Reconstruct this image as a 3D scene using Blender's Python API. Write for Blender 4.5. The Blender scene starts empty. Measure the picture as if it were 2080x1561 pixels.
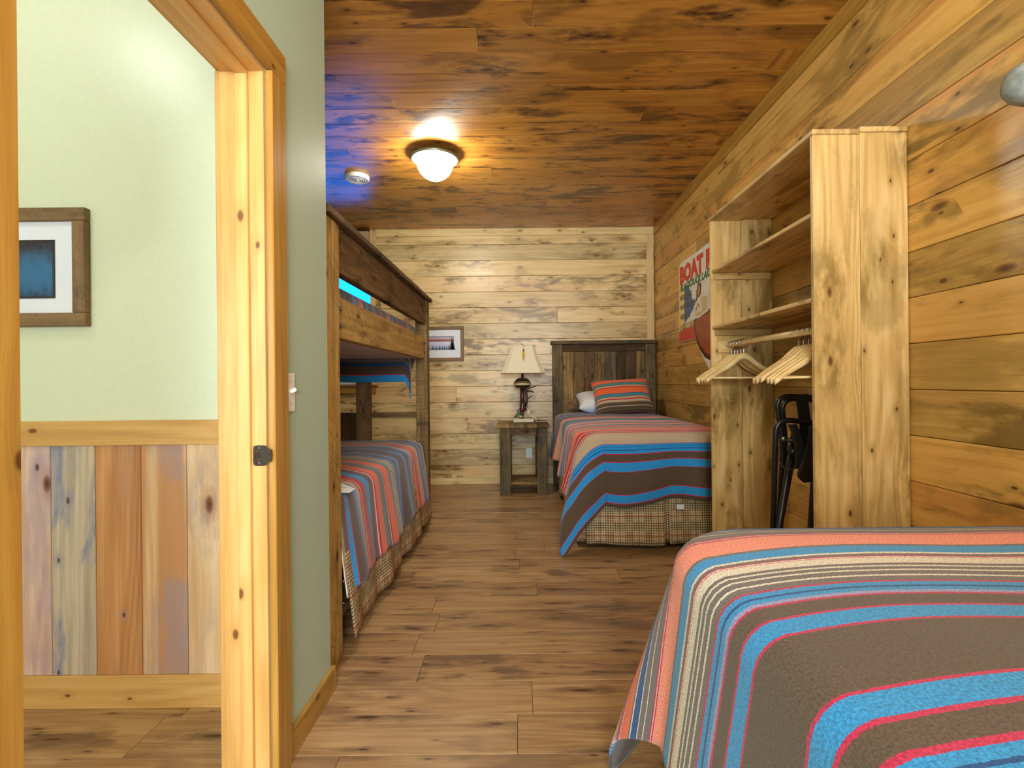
import bpy, bmesh, math, random
from mathutils import Matrix, Vector, Euler, Color

random.seed(7)
S = bpy.context.scene
COL = S.collection
PI = math.pi

# ------------------------------------------------------------------ camera, world, lights, exposure
cam_d = bpy.data.cameras.new('camera')
cam = bpy.data.objects.new('camera', cam_d)
COL.objects.link(cam)
cam_d.sensor_fit = 'HORIZONTAL'
cam_d.sensor_width = 36.0
cam_d.lens = 36.0 * 1020.0 / 2080.0
cam_d.shift_x = -17.0 / 2080.0
cam_d.shift_y = -5.5 / 2080.0
cam_d.clip_start = 0.02
cam.matrix_world = (Matrix.Translation((0, 0, 1.15)) @ Euler((PI / 2, 0, 0)).to_matrix().to_4x4()
                    @ Matrix.Rotation(-0.0100, 4, 'Z'))
S.camera = cam

S.view_settings.view_transform = 'Standard'
S.view_settings.look = 'None'
S.view_settings.gamma = 1.0
S.view_settings.use_curve_mapping = False
S.view_settings.exposure = 0.84
try:
    S.cycles.max_bounces = 10
    S.cycles.diffuse_bounces = 5
    S.cycles.caustics_reflective = False
    S.cycles.caustics_refractive = False
    S.cycles.sample_clamp_indirect = 6.0
except Exception:
    pass

SKY = (0.002, 0.070, 0.33)
w = bpy.data.worlds.new('world')
S.world = w
w.use_nodes = True
bg = w.node_tree.nodes['Background']
bg.inputs[0].default_value = (*SKY, 1)
bg.inputs[1].default_value = 7.5

LAMP_MAIN = 62.0      # emission of the glass domes
LAMP_NEAR = 46.0
LAMP_HALL = 18.0


def area_light(name, loc, rot, sx, sy, power, color):
    d = bpy.data.lights.new(name, 'AREA')
    d.shape = 'RECTANGLE'
    d.size, d.size_y = sx, sy
    d.energy = power
    d.color = color
    o = bpy.data.objects.new(name, d)
    o.location = loc
    o.rotation_euler = rot
    COL.objects.link(o)
    return o


# added cool fill light in front of the wall behind the camera
area_light('rear_fill_light', (0.25, -2.30, 1.55), (PI / 2, 0, 0), 1.5, 1.3, 130, (0.86, 0.93, 1.0))
# added fill light at the unseen rear end of the passage
area_light('passage_fill_light', (-1.75, -2.30, 1.5), (PI / 2, 0, 0), 1.1, 1.4, 46, (0.84, 0.92, 1.0))

# ------------------------------------------------------------------ helpers
WM = {}          # world matrices of everything, so parenting needs no depsgraph


def C(h, a=None):
    h = h.lstrip('#')
    v = [int(h[i:i + 2], 16) / 255 for i in (0, 2, 4)]
    v = [x / 12.92 if x <= 0.04045 else ((x + 0.055) / 1.055) ** 2.4 for x in v]
    return (*v, 1.0)


def tag(o, label=None, cat=None, group=None, kind=None):
    if label: o['label'] = label
    if cat: o['category'] = cat
    if group: o['group'] = group
    if kind: o['kind'] = kind
    return o


def place(o, M, parent=None):
    WM[o] = M.copy()
    if parent is not None:
        o.parent = parent
        o.matrix_basis = WM[parent].inverted() @ M
    else:
        o.matrix_basis = M
    return o


def thing(name, loc=(0, 0, 0), label=None, cat=None, group=None, kind=None, rotz=0):
    o = bpy.data.objects.new(name, None)
    o.empty_display_size = 0.1
    COL.objects.link(o)
    place(o, Matrix.Translation(loc) @ Matrix.Rotation(rotz, 4, 'Z'))
    return tag(o, label, cat, group, kind)


def link(name, mesh, mat, parent=None, M=None, smooth=False):
    if smooth:
        for p in mesh.polygons: p.use_smooth = True
    if mat is not None and not mesh.materials:
        mesh.materials.append(mat)
    o = bpy.data.objects.new(name, mesh)
    COL.objects.link(o)
    return place(o, M or Matrix.Identity(4), parent)


def bm_mesh(name, bm):
    me = bpy.data.meshes.new(name)
    bm.normal_update()
    bm.to_mesh(me)
    bm.free()
    return me


def box_mesh(sx, sy, sz, bev=0.0, seg=1):
    bm = bmesh.new()
    bmesh.ops.create_cube(bm, size=1.0)
    bmesh.ops.scale(bm, vec=(sx, sy, sz), verts=bm.verts)
    if bev > 0:
        bev = min(bev, 0.45 * min(sx, sy, sz))
        bmesh.ops.bevel(bm, geom=list(bm.edges), offset=bev, segments=seg, affect='EDGES', profile=0.5)
    uvl = bm.loops.layers.uv.new('UVMap')
    for f in bm.faces:
        for lp in f.loops: lp[uvl].uv = (lp.vert.co.x, lp.vert.co.y + 0.3 * lp.vert.co.z)
    return bm_mesh('box', bm)


AX = {'x': Vector((1, 0, 0)), 'y': Vector((0, 1, 0)), 'z': Vector((0, 0, 1))}


def board(name, parent, mat, x, y, z, bev=0.0015, seg=1, jit=0.0):
    """axis-aligned board given by world ranges; local X runs along its length, local Z across its thickness"""
    dims = [('x', x[1] - x[0]), ('y', y[1] - y[0]), ('z', z[1] - z[0])]
    c = Vector(((x[0] + x[1]) / 2, (y[0] + y[1]) / 2, (z[0] + z[1]) / 2))
    order = sorted(dims, key=lambda d: -d[1])
    (a, L), (b, Wd), (t, T) = order
    ex, ey = AX[a], AX[b]
    ez = ex.cross(ey)
    M = Matrix.Identity(4)
    for i in range(3):
        M[i][0], M[i][1], M[i][2] = ex[i], ey[i], ez[i]
        M[i][3] = c[i]
    if jit:
        M = M @ Matrix.Rotation(random.uniform(-jit, jit), 4, 'Z')
    return link(name, box_mesh(L, Wd, T, bev, seg), mat, parent, M)


def lathe(profile, n=32, cap=True):
    bm = bmesh.new()
    rings = []
    for r, z in profile:
        if r < 1e-5:
            rings.append([bm.verts.new((0, 0, z))])
        else:
            rings.append([bm.verts.new((r * math.cos(2 * PI * i / n), r * math.sin(2 * PI * i / n), z)) for i in range(n)])
    for a, b in zip(rings[:-1], rings[1:]):
        for i in range(n):
            j = (i + 1) % n
            if len(a) == 1 and len(b) == 1: continue
            if len(a) == 1: bm.faces.new((a[0], b[i], b[j]))
            elif len(b) == 1: bm.faces.new((a[i], a[j], b[0]))
            else: bm.faces.new((a[i], a[j], b[j], b[i]))
    bmesh.ops.recalc_face_normals(bm, faces=bm.faces)
    return bm_mesh('lathe', bm)


def smooth_path(pts, n=6):
    pts = [Vector(p) for p in pts]
    out = []
    for i in range(len(pts) - 1):
        p0 = pts[max(i - 1, 0)]; p1 = pts[i]; p2 = pts[i + 1]; p3 = pts[min(i + 2, len(pts) - 1)]
        for k in range(n):
            t = k / n
            out.append(0.5 * ((2 * p1) + (p2 - p0) * t + (2 * p0 - 5 * p1 + 4 * p2 - p3) * t * t + (3 * p1 - p0 - 3 * p2 + p3) * t ** 3))
    out.append(pts[-1])
    return out


def round_path(pts, r, n=6):
    """polyline with its corners rounded to radius r"""
    pts = [Vector(p) for p in pts]
    out = [pts[0]]
    for i in range(1, len(pts) - 1):
        a, b, c = pts[i - 1], pts[i], pts[i + 1]
        d1 = (a - b); d2 = (c - b)
        k = min(r, d1.length * 0.45, d2.length * 0.45)
        p, q = b + d1.normalized() * k, b + d2.normalized() * k
        for s in range(n + 1):
            t = s / n
            out.append(p * (1 - t) ** 2 + b * 2 * t * (1 - t) + q * t * t)
    out.append(pts[-1])
    return out


def tube_bm(bm, pts, r, n=8):
    pts = [Vector(p) for p in pts]
    rad = r if callable(r) else (lambda t: r)
    up = None
    rings = []
    N = len(pts)
    for i, p in enumerate(pts):
        d = (pts[min(i + 1, N - 1)] - pts[max(i - 1, 0)]).normalized()
        if up is None:
            up = Vector((0, 0, 1)) if abs(d.z) < 0.9 else Vector((1, 0, 0))
        u = (up - d * up.dot(d)).normalized()
        v = d.cross(u)
        up = u
        R = rad(i / (N - 1))
        rings.append([bm.verts.new(p + (u * math.cos(2 * PI * k / n) + v * math.sin(2 * PI * k / n)) * R) for k in range(n)])
    for a, b in zip(rings[:-1], rings[1:]):
        for k in range(n):
            bm.faces.new((a[k], a[(k + 1) % n], b[(k + 1) % n], b[k]))
    bm.faces.new(list(reversed(rings[0])))
    bm.faces.new(rings[-1])


def tube(pts, r, n=8):
    bm = bmesh.new()
    tube_bm(bm, pts, r, n)
    bmesh.ops.recalc_face_normals(bm, faces=bm.faces)
    return bm_mesh('tube', bm)


def prism(outline, d, bev=0.0):
    """outline in local XY, thickness d along +Z"""
    bm = bmesh.new()
    vs = [bm.verts.new((x, y, 0)) for x, y in outline]
    f = bm.faces.new(vs)
    if f.normal.z < 0: f.normal_flip()
    r = bmesh.ops.extrude_face_region(bm, geom=[f])
    bmesh.ops.translate(bm, vec=(0, 0, d), verts=[v for v in r['geom'] if isinstance(v, bmesh.types.BMVert)])
    bmesh.ops.recalc_face_normals(bm, faces=bm.faces)
    return bm_mesh('prism', bm)


def basis(o, ex, ey, ez):
    M = Matrix.Identity(4)
    for i in range(3):
        M[i][0], M[i][1], M[i][2], M[i][3] = ex[i], ey[i], ez[i], o[i]
    return M


# ------------------------------------------------------------------ node helpers
class NT:
    def __init__(self, name):
        self.m = bpy.data.materials.new(name)
        self.m.use_nodes = True
        self.t = self.m.node_tree
        self.b = self.t.nodes['Principled BSDF']

    def n(self, typ, **kw):
        nd = self.t.nodes.new(typ)
        for k, v in kw.items(): setattr(nd, k, v)
        return nd

    def l(self, a, b): self.t.links.new(a, b)

    def inp(self, sock, v):
        if isinstance(v, bpy.types.NodeSocket): self.l(v, sock)
        else: sock.default_value = v

    def math(self, op, a, b=None, c=None, clamp=False):
        nd = self.n('ShaderNodeMath', operation=op, use_clamp=clamp)
        self.inp(nd.inputs[0], a)
        if b is not None: self.inp(nd.inputs[1], b)
        if c is not None: self.inp(nd.inputs[2], c)
        return nd.outputs[0]

    def mix(self, f, a, b, mode='MIX'):
        nd = self.n('ShaderNodeMix', data_type='RGBA', blend_type=mode)
        self.inp(nd.inputs[0], f); self.inp(nd.inputs[6], a); self.inp(nd.inputs[7], b)
        return nd.outputs[2]

    def sstep(self, v, lo, hi, a=0.0, b=1.0):
        nd = self.n('ShaderNodeMapRange', interpolation_type='SMOOTHSTEP')
        self.inp(nd.inputs[0], v)
        nd.inputs[1].default_value = lo; nd.inputs[2].default_value = hi
        nd.inputs[3].default_value = a; nd.inputs[4].default_value = b
        return nd.outputs[0]

    def noise(self, vec, scale=1.0, detail=2.0, rough=0.5, dist=0.0):
        nd = self.n('ShaderNodeTexNoise')
        self.inp(nd.inputs['Vector'], vec)
        nd.inputs['Scale'].default_value = scale
        nd.inputs['Detail'].default_value = detail
        nd.inputs['Roughness'].default_value = rough
        nd.inputs['Distortion'].default_value = dist
        return nd.outputs[0]

    def xyz(self, x, y, z):
        nd = self.n('ShaderNodeCombineXYZ')
        self.inp(nd.inputs[0], x); self.inp(nd.inputs[1], y); self.inp(nd.inputs[2], z)
        return nd.outputs[0]

    def bump(self, h, strength=0.2, dist=0.002):
        nd = self.n('ShaderNodeBump')
        nd.inputs['Strength'].default_value = strength
        nd.inputs['Distance'].default_value = dist
        self.l(h, nd.inputs['Height'])
        self.l(nd.outputs[0], self.b.inputs['Normal'])


def plain(name, col, rough=0.5, metal=0.0, nscale=0, namp=0.0, bump=0.0, emit=None, spec=0.5, coat=0.0):
    k = NT(name)
    k.b.inputs['Roughness'].default_value = rough
    k.b.inputs['Metallic'].default_value = metal
    k.b.inputs['Specular IOR Level'].default_value = spec
    k.b.inputs['Coat Weight'].default_value = coat
    base = C(col)
    if nscale:
        tc = k.n('ShaderNodeTexCoord').outputs['Object']
        f = k.noise(tc, nscale, 4, 0.6)
        dark = tuple(c * (1 - namp) for c in base[:3]) + (1,)
        lite = tuple(min(1, c * (1 + namp)) for c in base[:3]) + (1,)
        k.l(k.mix(k.sstep(f, 0.3, 0.7), dark, lite), k.b.inputs['Base Color'])
        if bump: k.bump(f, bump, 0.002)
    else:
        k.b.inputs['Base Color'].default_value = base
    if emit:
        k.b.inputs['Emission Color'].default_value = C(emit[0])
        k.b.inputs['Emission Strength'].default_value = emit[1]
    return k.m


def CW(h):
    r, g, b, a = C(h)
    c = Color((r, g, b))
    hh, ss, vv = c.hsv
    c.hsv = ((hh + 0.005) % 1.0, ss * 0.97, min(1.0, vv))
    return (c.r, c.g, c.b, 1.0)


def wood(name, light, mid, dark, knot='4a2812', stain=None, knots=0.45, stain_amt=0.55, heart=None, heart_amt=0.0,
         rough=0.38, bump=0.12, vary=0.25, saw=0.0, lines=0.5, ring=34.0, coat=0.0, knot_r=0.058, kx=2.2, ky=5.0, spec=0.5, aniso=0.0, alt=None, alt_amt=0.5, pins=0.25):
    k = NT(name)
    tc = k.n('ShaderNodeTexCoord').outputs['Object']
    rnd = k.n('ShaderNodeObjectInfo').outputs['Random']
    sp = k.n('ShaderNodeSeparateXYZ'); k.l(tc, sp.inputs[0])
    x = k.math('ADD', sp.outputs[0], k.math('MULTIPLY', rnd, 61.0))
    y = k.math('ADD', sp.outputs[1], k.math('MULTIPLY', rnd, 37.0))
    z = sp.outputs[2]
    r2 = k.math('FRACT', k.math('MULTIPLY', rnd, 17.31))
    r3 = k.math('FRACT', k.math('MULTIPLY', rnd, 53.77))
    # knots
    q = k.xyz(k.math('MULTIPLY', x, kx), k.math('MULTIPLY', y, ky), 0.0)
    vo = k.n('ShaderNodeTexVoronoi', voronoi_dimensions='2D', feature='F1')
    k.l(q, vo.inputs['Vector']); vo.inputs['Scale'].default_value = 1.0
    vo.inputs['Randomness'].default_value = 0.95
    d = vo.outputs['Distance']
    cs = k.n('ShaderNodeSeparateColor'); k.l(vo.outputs['Color'], cs.inputs[0])
    has = k.math('LESS_THAN', cs.outputs[0], knots)
    size = k.math('MULTIPLY_ADD', cs.outputs[1], 1.1, 0.45)
    dn = k.math('DIVIDE', d, size)
    vsub = k.n('ShaderNodeVectorMath', operation='SUBTRACT')
    k.l(q, vsub.inputs[0]); k.l(vo.outputs['Position'], vsub.inputs[1])
    vs = k.n('ShaderNodeSeparateXYZ'); k.l(vsub.outputs[0], vs.inputs[0])
    near = k.math('MULTIPLY', k.sstep(dn, 0.0, 0.45, 1.0, 0.0), has)
    gy = k.math('SUBTRACT', y, k.math('MULTIPLY', k.math('MULTIPLY', vs.outputs[1], near), 0.8 / ky))
    # broad grain
    g1 = k.noise(k.xyz(k.math('MULTIPLY', x, 1.1), k.math('MULTIPLY', gy, 30), k.math('MULTIPLY', z, 30)), 1.0, 4, 0.6, 0.5)
    # cathedral lines
    c0 = k.noise(k.xyz(k.math('MULTIPLY', x, 0.5), k.math('MULTIPLY', gy, 6.5), k.math('MULTIPLY', z, 6.5)), 1.0, 2, 0.35)
    ln = k.math('MULTIPLY_ADD', k.math('SINE', k.math('MULTIPLY', c0, ring * 2)), 0.5, 0.5)
    # fine fibre
    fi = k.noise(k.xyz(k.math('MULTIPLY', x, 7.0), k.math('MULTIPLY', gy, 260), k.math('MULTIPLY', z, 260)), 1.0, 2, 0.6)
    grain = k.math('ADD', k.math('MULTIPLY', g1, 0.85), k.math('MULTIPLY', k.math('SUBTRACT', ln, 0.5), lines * 0.26))
    grain = k.math('ADD', grain, k.math('MULTIPLY', k.math('SUBTRACT', fi, 0.5), 0.35))
    grain = k.math('ADD', grain, k.math('MULTIPLY', k.math('SUBTRACT', r2, 0.5), vary))
    cr = k.n('ShaderNodeValToRGB')
    e = cr.color_ramp.elements
    e[0].position = 0.14; e[0].color = CW(light)
    e[1].position = 0.80; e[1].color = CW(dark)
    m_ = e.new(0.44); m_.color = CW(mid)
    k.l(grain, cr.inputs[0])
    col = cr.outputs[0]
    if heart:
        hb = k.noise(k.xyz(k.math('MULTIPLY', x, 0.22), k.math('MULTIPLY', gy, 6.5), r3), 1.0, 1, 0.4)
        hm = k.math('MULTIPLY', k.sstep(hb, 0.47, 0.53), heart_amt)
        hm = k.math('MULTIPLY', hm, k.sstep(r3, 0.15, 0.5))
        col = k.mix(hm, col, k.mix(k.sstep(grain, 0.25, 0.75), CW(heart), CW(dark)))
    if alt:
        col = k.mix(k.math('MULTIPLY', k.sstep(r2, 0.35, 0.75), alt_amt), col, k.mix(k.sstep(grain, 0.15, 0.8), CW(alt[0]), CW(alt[1])))
    if stain:
        st = k.noise(k.xyz(k.math('MULTIPLY', x, 1.7), k.math('MULTIPLY', gy, 5.0), k.math('MULTIPLY', z, 5.0)), 1.0, 4, 0.6, 0.6)
        fr = k.noise(k.xyz(k.math('MULTIPLY', x, 9), k.math('MULTIPLY', y, 26), 0.0), 1.0, 3, 0.6)
        st = k.math('ADD', st, k.math('MULTIPLY', k.math('SUBTRACT', fr, 0.5), 0.18))
        sm = k.math('MULTIPLY', k.sstep(st, 0.50, 0.64), stain_amt)
        sm = k.math('MULTIPLY', sm, k.math('MULTIPLY_ADD', r3, 0.9, 0.35), clamp=True)
        col = k.mix(sm, col, CW(stain))
        sm2 = k.math('MULTIPLY', k.math('MULTIPLY', near, k.sstep(fr, 0.35, 0.65)), stain_amt * 1.35, clamp=True)
        col = k.mix(sm2, col, CW(stain))
    if saw > 0:
        sw = k.noise(k.xyz(k.math('MULTIPLY_ADD', y, 70, k.math('MULTIPLY', x, 105)), k.math('MULTIPLY', y, 5), k.math('MULTIPLY', z, 5)), 1.0, 2, 0.6)
        pat = k.noise(k.xyz(k.math('MULTIPLY', x, 3), k.math('MULTIPLY', y, 9), z), 1.0, 3, 0.6)
        sm = k.math('MULTIPLY', k.sstep(sw, 0.48, 0.62), k.sstep(pat, 0.35, 0.6))
        col = k.mix(k.math('MULTIPLY', sm, saw), col, CW(dark))
        wear = k.noise(k.xyz(k.math('MULTIPLY', x, 4), k.math('MULTIPLY', y, 14), k.math('MULTIPLY', z, 14)), 1.0, 5, 0.7)
        col = k.mix(k.sstep(wear, 0.52, 0.70), col, CW(dark))
    # knots on top
    kn = k.math('MULTIPLY', k.sstep(dn, knot_r * 0.55, knot_r * 1.15, 1.0, 0.0), has)
    halo = k.math('MULTIPLY', k.sstep(dn, knot_r, knot_r * 2.6, 0.5, 0.0), has)
    col = k.mix(halo, col, CW(dark))
    core = k.math('MULTIPLY', k.sstep(dn, 0.0, knot_r * 0.8, 1.0, 0.35), kn)
    col = k.mix(kn, col, k.mix(0.45, CW(dark), C(knot)))
    col = k.mix(core, col, C(knot))
    if knots > 0 and pins > 0:
        q2 = k.xyz(k.math('MULTIPLY_ADD', x, kx * 2.1, 7.3), k.math('MULTIPLY_ADD', y, ky * 1.7, 3.1), 0.0)
        v2 = k.n('ShaderNodeTexVoronoi', voronoi_dimensions='2D', feature='F1')
        k.l(q2, v2.inputs['Vector']); v2.inputs['Scale'].default_value = 1.0
        c2 = k.n('ShaderNodeSeparateColor'); k.l(v2.outputs['Color'], c2.inputs[0])
        h2 = k.math('LESS_THAN', c2.outputs[0], pins)
        d2 = k.math('DIVIDE', v2.outputs['Distance'], k.math('MULTIPLY_ADD', c2.outputs[1], 0.9, 0.5))
        col = k.mix(k.math('MULTIPLY', k.math('MULTIPLY', k.sstep(d2, 0.04, 0.26, 1.0, 0.0), h2), 0.45), col, CW(stain or dark))
        col = k.mix(k.math('MULTIPLY', k.math('MULTIPLY', k.sstep(d2, 0.03, 0.075, 1.0, 0.0), h2), 0.9), col, C(knot))
    hv = k.n('ShaderNodeHueSaturation')
    k.l(k.math('MULTIPLY_ADD', k.math('SUBTRACT', rnd, 0.5), vary * 0.7, 1.0), hv.inputs['Value'])
    k.l(col, hv.inputs['Color'])
    k.l(hv.outputs[0], k.b.inputs['Base Color'])
    k.b.inputs['Specular IOR Level'].default_value = spec
    k.b.inputs['Coat Weight'].default_value = coat
    k.b.inputs['Coat Roughness'].default_value = 0.22
    k.l(k.math('MULTIPLY_ADD', k.math('SUBTRACT', fi, 0.5), 0.25, rough), k.b.inputs['Roughness'])
    h = k.math('ADD', k.math('MULTIPLY', fi, 0.6), k.math('MULTIPLY', g1, 0.5))
    if saw > 0: h = k.math('ADD', h, k.math('MULTIPLY', sw, saw))
    k.bump(h, bump, 0.0025)
    if aniso:
        k.b.inputs['Anisotropic'].default_value = aniso
        tg = k.n('ShaderNodeTangent', direction_type='UV_MAP', uv_map='UVMap')
        k.l(tg.outputs[0], k.b.inputs['Tangent'])
    return k.m


def ramps(k, pos, bands):
    """bands: list of (width in metres, colour); pos: socket in metres"""
    edges, cols, a = [], [], 0.0
    for wd, c in bands:
        edges.append(a); cols.append(C(c)); a += wd
    out = None
    i = 0
    while i < len(cols):
        n = min(30, len(cols) - i)
        lo = edges[i]
        hi = edges[i + n] if i + n < len(edges) else a
        mr = k.n('ShaderNodeMapRange')
        k.l(pos, mr.inputs[0])
        mr.inputs[1].default_value = lo; mr.inputs[2].default_value = hi
        cr = k.n('ShaderNodeValToRGB')
        cr.color_ramp.interpolation = 'CONSTANT'
        e = cr.color_ramp.elements
        e[0].position = 0.0; e[0].color = cols[i]
        e[1].position = (edges[i + 1] - lo) / (hi - lo) if n > 1 else 1.0
        e[1].color = cols[i + 1] if n > 1 else cols[i]
        for j in range(2, n):
            x = e.new((edges[i + j] - lo) / (hi - lo)); x.color = cols[i + j]
        k.l(mr.outputs[0], cr.inputs[0])
        if out is None: out = cr.outputs[0]
        else: out = k.mix(k.math('GREATER_THAN', pos, lo), out, cr.outputs[0])
        i += n
    return out


def wool(name, bands, period=None, axis=1):
    k = NT(name)
    uv = k.n('ShaderNodeTexCoord').outputs['UV']
    sp = k.n('ShaderNodeSeparateXYZ'); k.l(uv, sp.inputs[0])
    u, v = sp.outputs[1 - axis], sp.outputs[axis]
    fz = k.noise(k.xyz(k.math('MULTIPLY', u, 260), k.math('MULTIPLY', v, 260), 0.0), 1.0, 2, 0.6)
    pos = k.math('ADD', v, k.math('MULTIPLY', k.math('SUBTRACT', fz, 0.5), 0.005))
    tot = sum(b[0] for b in bands)
    if period: pos = k.math('MODULO', k.math('ADD', pos, 10 * tot), tot)
    col = ramps(k, pos, bands)
    sp2 = k.noise(k.xyz(k.math('MULTIPLY', u, 260), k.math('MULTIPLY', v, 200), 3.0), 1.0, 4, 0.75)
    hv = k.n('ShaderNodeHueSaturation')
    k.l(col, hv.inputs['Color'])
    k.l(k.sstep(sp2, 0.32, 0.68, 0.62, 1.42), hv.inputs['Value'])
    k.l(hv.outputs[0], k.b.inputs['Base Color'])
    k.b.inputs['Roughness'].default_value = 0.95
    k.b.inputs['Specular IOR Level'].default_value = 0.1
    k.b.inputs['Sheen Weight'].default_value = 0.25
    k.b.inputs['Sheen Roughness'].default_value = 0.5
    k.bump(k.math('ADD', sp2, fz), 0.35, 0.003)
    return k.m


def plaid_mat(name):
    k = NT(name)
    uv = k.n('ShaderNodeTexCoord').outputs['UV']
    sp = k.n('ShaderNodeSeparateXYZ'); k.l(uv, sp.inputs[0])
    u, v = sp.outputs[0], sp.outputs[1]

    def stripe(s, per, duty, ph=0.0):
        f = k.math('FRACT', k.math('ADD', k.math('DIVIDE', s, per), ph))
        return k.math('LESS_THAN', f, duty)
    cu, cv = stripe(u, 0.016, 0.5), stripe(v, 0.016, 0.5)
    bu, bv = stripe(u, 0.13, 0.45), stripe(v, 0.13, 0.45)
    both = k.math('MULTIPLY', cu, cv)
    either = k.math('MAXIMUM', k.math('MULTIPLY', cu, 0.55), k.math('MULTIPLY', cv, 0.55))
    dk = k.math('MAXIMUM', both, either)
    amt = k.math('MULTIPLY_ADD', k.math('MAXIMUM', bu, bv), 0.45, 0.5)
    lncol = k.mix(bv, C('5d3d24'), C('3a4028'))
    col = k.mix(k.math('MULTIPLY', dk, amt), C('d8c29a'), lncol)
    rd = k.math('MAXIMUM', stripe(u, 0.13, 0.05, 0.3), stripe(v, 0.13, 0.06, 0.3))
    col = k.mix(k.math('MULTIPLY', rd, 0.7), col, C('8a3a22'))
    k.l(col, k.b.inputs['Base Color'])
    k.b.inputs['Roughness'].default_value = 0.95
    k.b.inputs['Specular IOR Level'].default_value = 0.1
    k.bump(k.math('ADD', cu, cv), 0.15, 0.001)
    return k.m


# ------------------------------------------------------------------ materials
M = {}
M['wall_pine'] = wood('back_wall_pine', 'efd6a0', 'e0be80', 'b98c4e', knot='6a3a20', stain='86693a', stain_amt=0.9, knots=0.6,
                      heart='dcaa70', heart_amt=0.5, alt=('d8c290', 'a48c58'), alt_amt=0.6, rough=0.33, vary=0.20, kx=1.9)
M['right_pine'] = wood('side_wall_pine', 'e2b062', 'd49c48', 'ae7a32', knot='4e2812', stain='86662c', stain_amt=0.85, knots=0.45,
                       heart='d08a44', heart_amt=0.8, alt=('c0a058', '927438'), alt_amt=0.5, rough=0.36, vary=0.22, kx=1.9)
M['ceiling_pine'] = wood('ceiling_pine', 'd29034', 'ba7822', '8a5010', knot='3a1c08', stain='55320e', stain_amt=0.95, knots=0.6, pins=0.35,
                         rough=0.24, vary=0.26, bump=0.06, coat=0.0, aniso=0.85, kx=1.9)
M['floor'] = wood('floor_vinyl', 'c09c6e', 'a67f54', '80593a', knot='3a2416', stain='5a4030', stain_amt=0.6, knots=0.45, pins=0.2,
                  rough=0.34, vary=0.16, bump=0.04, lines=0.6, ring=50, kx=2.0, ky=11.0, knot_r=0.075)
M['hall_pine'] = wood('wainscot_pine', 'edcba0', 'd9ac7c', 'b88050', knot='5a2c14', stain='8f8a94', stain_amt=0.55, knots=0.30,
                      heart='c07c4a', heart_amt=0.9, rough=0.38, vary=0.25)
M['hall_pink'] = wood('wainscot_pink', 'e6c8b0', 'd2a892', 'b08074', knot='5a2c20', stain='a890a0', stain_amt=0.4, knots=0.3, rough=0.38, vary=0.1)
M['hall_blue'] = wood('wainscot_blue', 'd8c4a4', 'b8a48c', '90806c', knot='5a2c20', stain='7c8298', stain_amt=0.9, knots=0.45, rough=0.38, vary=0.1)
M['hall_red'] = wood('wainscot_red', 'd89c68', 'c0804a', '9a5a30', knot='4a2010', stain='a08078', stain_amt=0.3, knots=0.3, rough=0.38, vary=0.1)
M['trim_pine'] = wood('trim_pine', 'bd8e3a', 'ac7a2c', '875818', knot='5a3010', stain='96702c', stain_amt=0.35, knots=0.25, rough=0.33, vary=0.10)
M['jamb_pine'] = wood('jamb_pine', 'dcae6c', 'd09c54', 'b27c38', knot='6a3812', knots=0.35, rough=0.34, vary=0.10, stain='b98640', stain_amt=0.3)
M['pale_trim'] = wood('pale_trim', 'f2dcaa', 'e6c88c', 'c49c5c', knot='7a4a22', stain='b08f58', stain_amt=0.4, knots=0.4, rough=0.35, vary=0.10)
M['closet_pine'] = wood('wardrobe_pine', 'e6c48a', 'd4aa68', 'b08648', knot='55300f', stain='8a6a30', stain_amt=0.8, knots=0.5, pins=0.4, knot_r=0.045, rough=0.38, vary=0.08,
                        lines=0.9, ring=34, bump=0.10)
M['barn'] = wood('barnwood', 'b49458', '8e7042', '544024', knot='1e1208', knots=0.3, stain='44321f', stain_amt=0.6, rough=0.7, bump=0.45, saw=0.5, vary=0.25, spec=0.25)
M['barn_gold'] = wood('rough_sawn_gold', 'd8b26c', 'b8924c', '7c6030', knot='2c1808', knots=0.3, stain='6a4622', stain_amt=0.45, rough=0.65, bump=0.45, saw=0.45, vary=0.15, spec=0.25)
M['barn_dark'] = wood('barnwood_dark', '84643e', '644a2c', '3a2816', knot='120a06', knots=0.3, stain='2c2018', stain_amt=0.5, rough=0.7, bump=0.4, saw=0.35, vary=0.6, spec=0.25)
M['barn_grey'] = wood('barnwood_grey', '8a7452', '665438', '38342a', knot='1a120c', knots=0.25, stain='38403e', stain_amt=0.7, rough=0.72, bump=0.4, saw=0.35, vary=0.3, spec=0.25)
M['hanger'] = wood('hanger_wood', 'f0d4a0', 'e2bd80', 'c89858', knots=0.0, rough=0.3, vary=0.15, bump=0.03)
M['frame_wood'] = wood('frame_wood', '9a7448', '80603a', '5a4024', knots=0.1, rough=0.6, saw=0.35, bump=0.3, vary=0.15)

M['sage'] = plain('sage_paint', 'b0c6b0', 0.42, nscale=60, namp=0.02, bump=0.05)
M['cream'] = plain('passage_paint', 'd6dcbc', 0.36, nscale=60, namp=0.02, bump=0.05)
M['dark_back'] = plain('dark_backing', '2a1a0c', 0.8)
M['floor_back'] = plain('floor_joint', '3a2413', 0.8)
M['plaster'] = plain('plain_plaster', 'cfc8b0', 0.8)
M['white_plastic'] = plain('white_plastic', 'e9ede8', 0.35)
M['white_cotton'] = plain('white_cotton', 'e4ebee', 0.9, nscale=25, namp=0.04, bump=0.1)
M['red_wool'] = plain('red_wool', 'c4202a', 0.95, nscale=300, namp=0.2, bump=0.2)
M['ticking'] = plain('mattress_ticking', 'cfcad6', 0.9, nscale=40, namp=0.05)
M['black_metal'] = plain('black_metal', '3e3c3a', 0.30, 0.75)
M['bronze'] = plain('bronze', '3b3227', 0.42, 0.7, nscale=80, namp=0.2)
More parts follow.
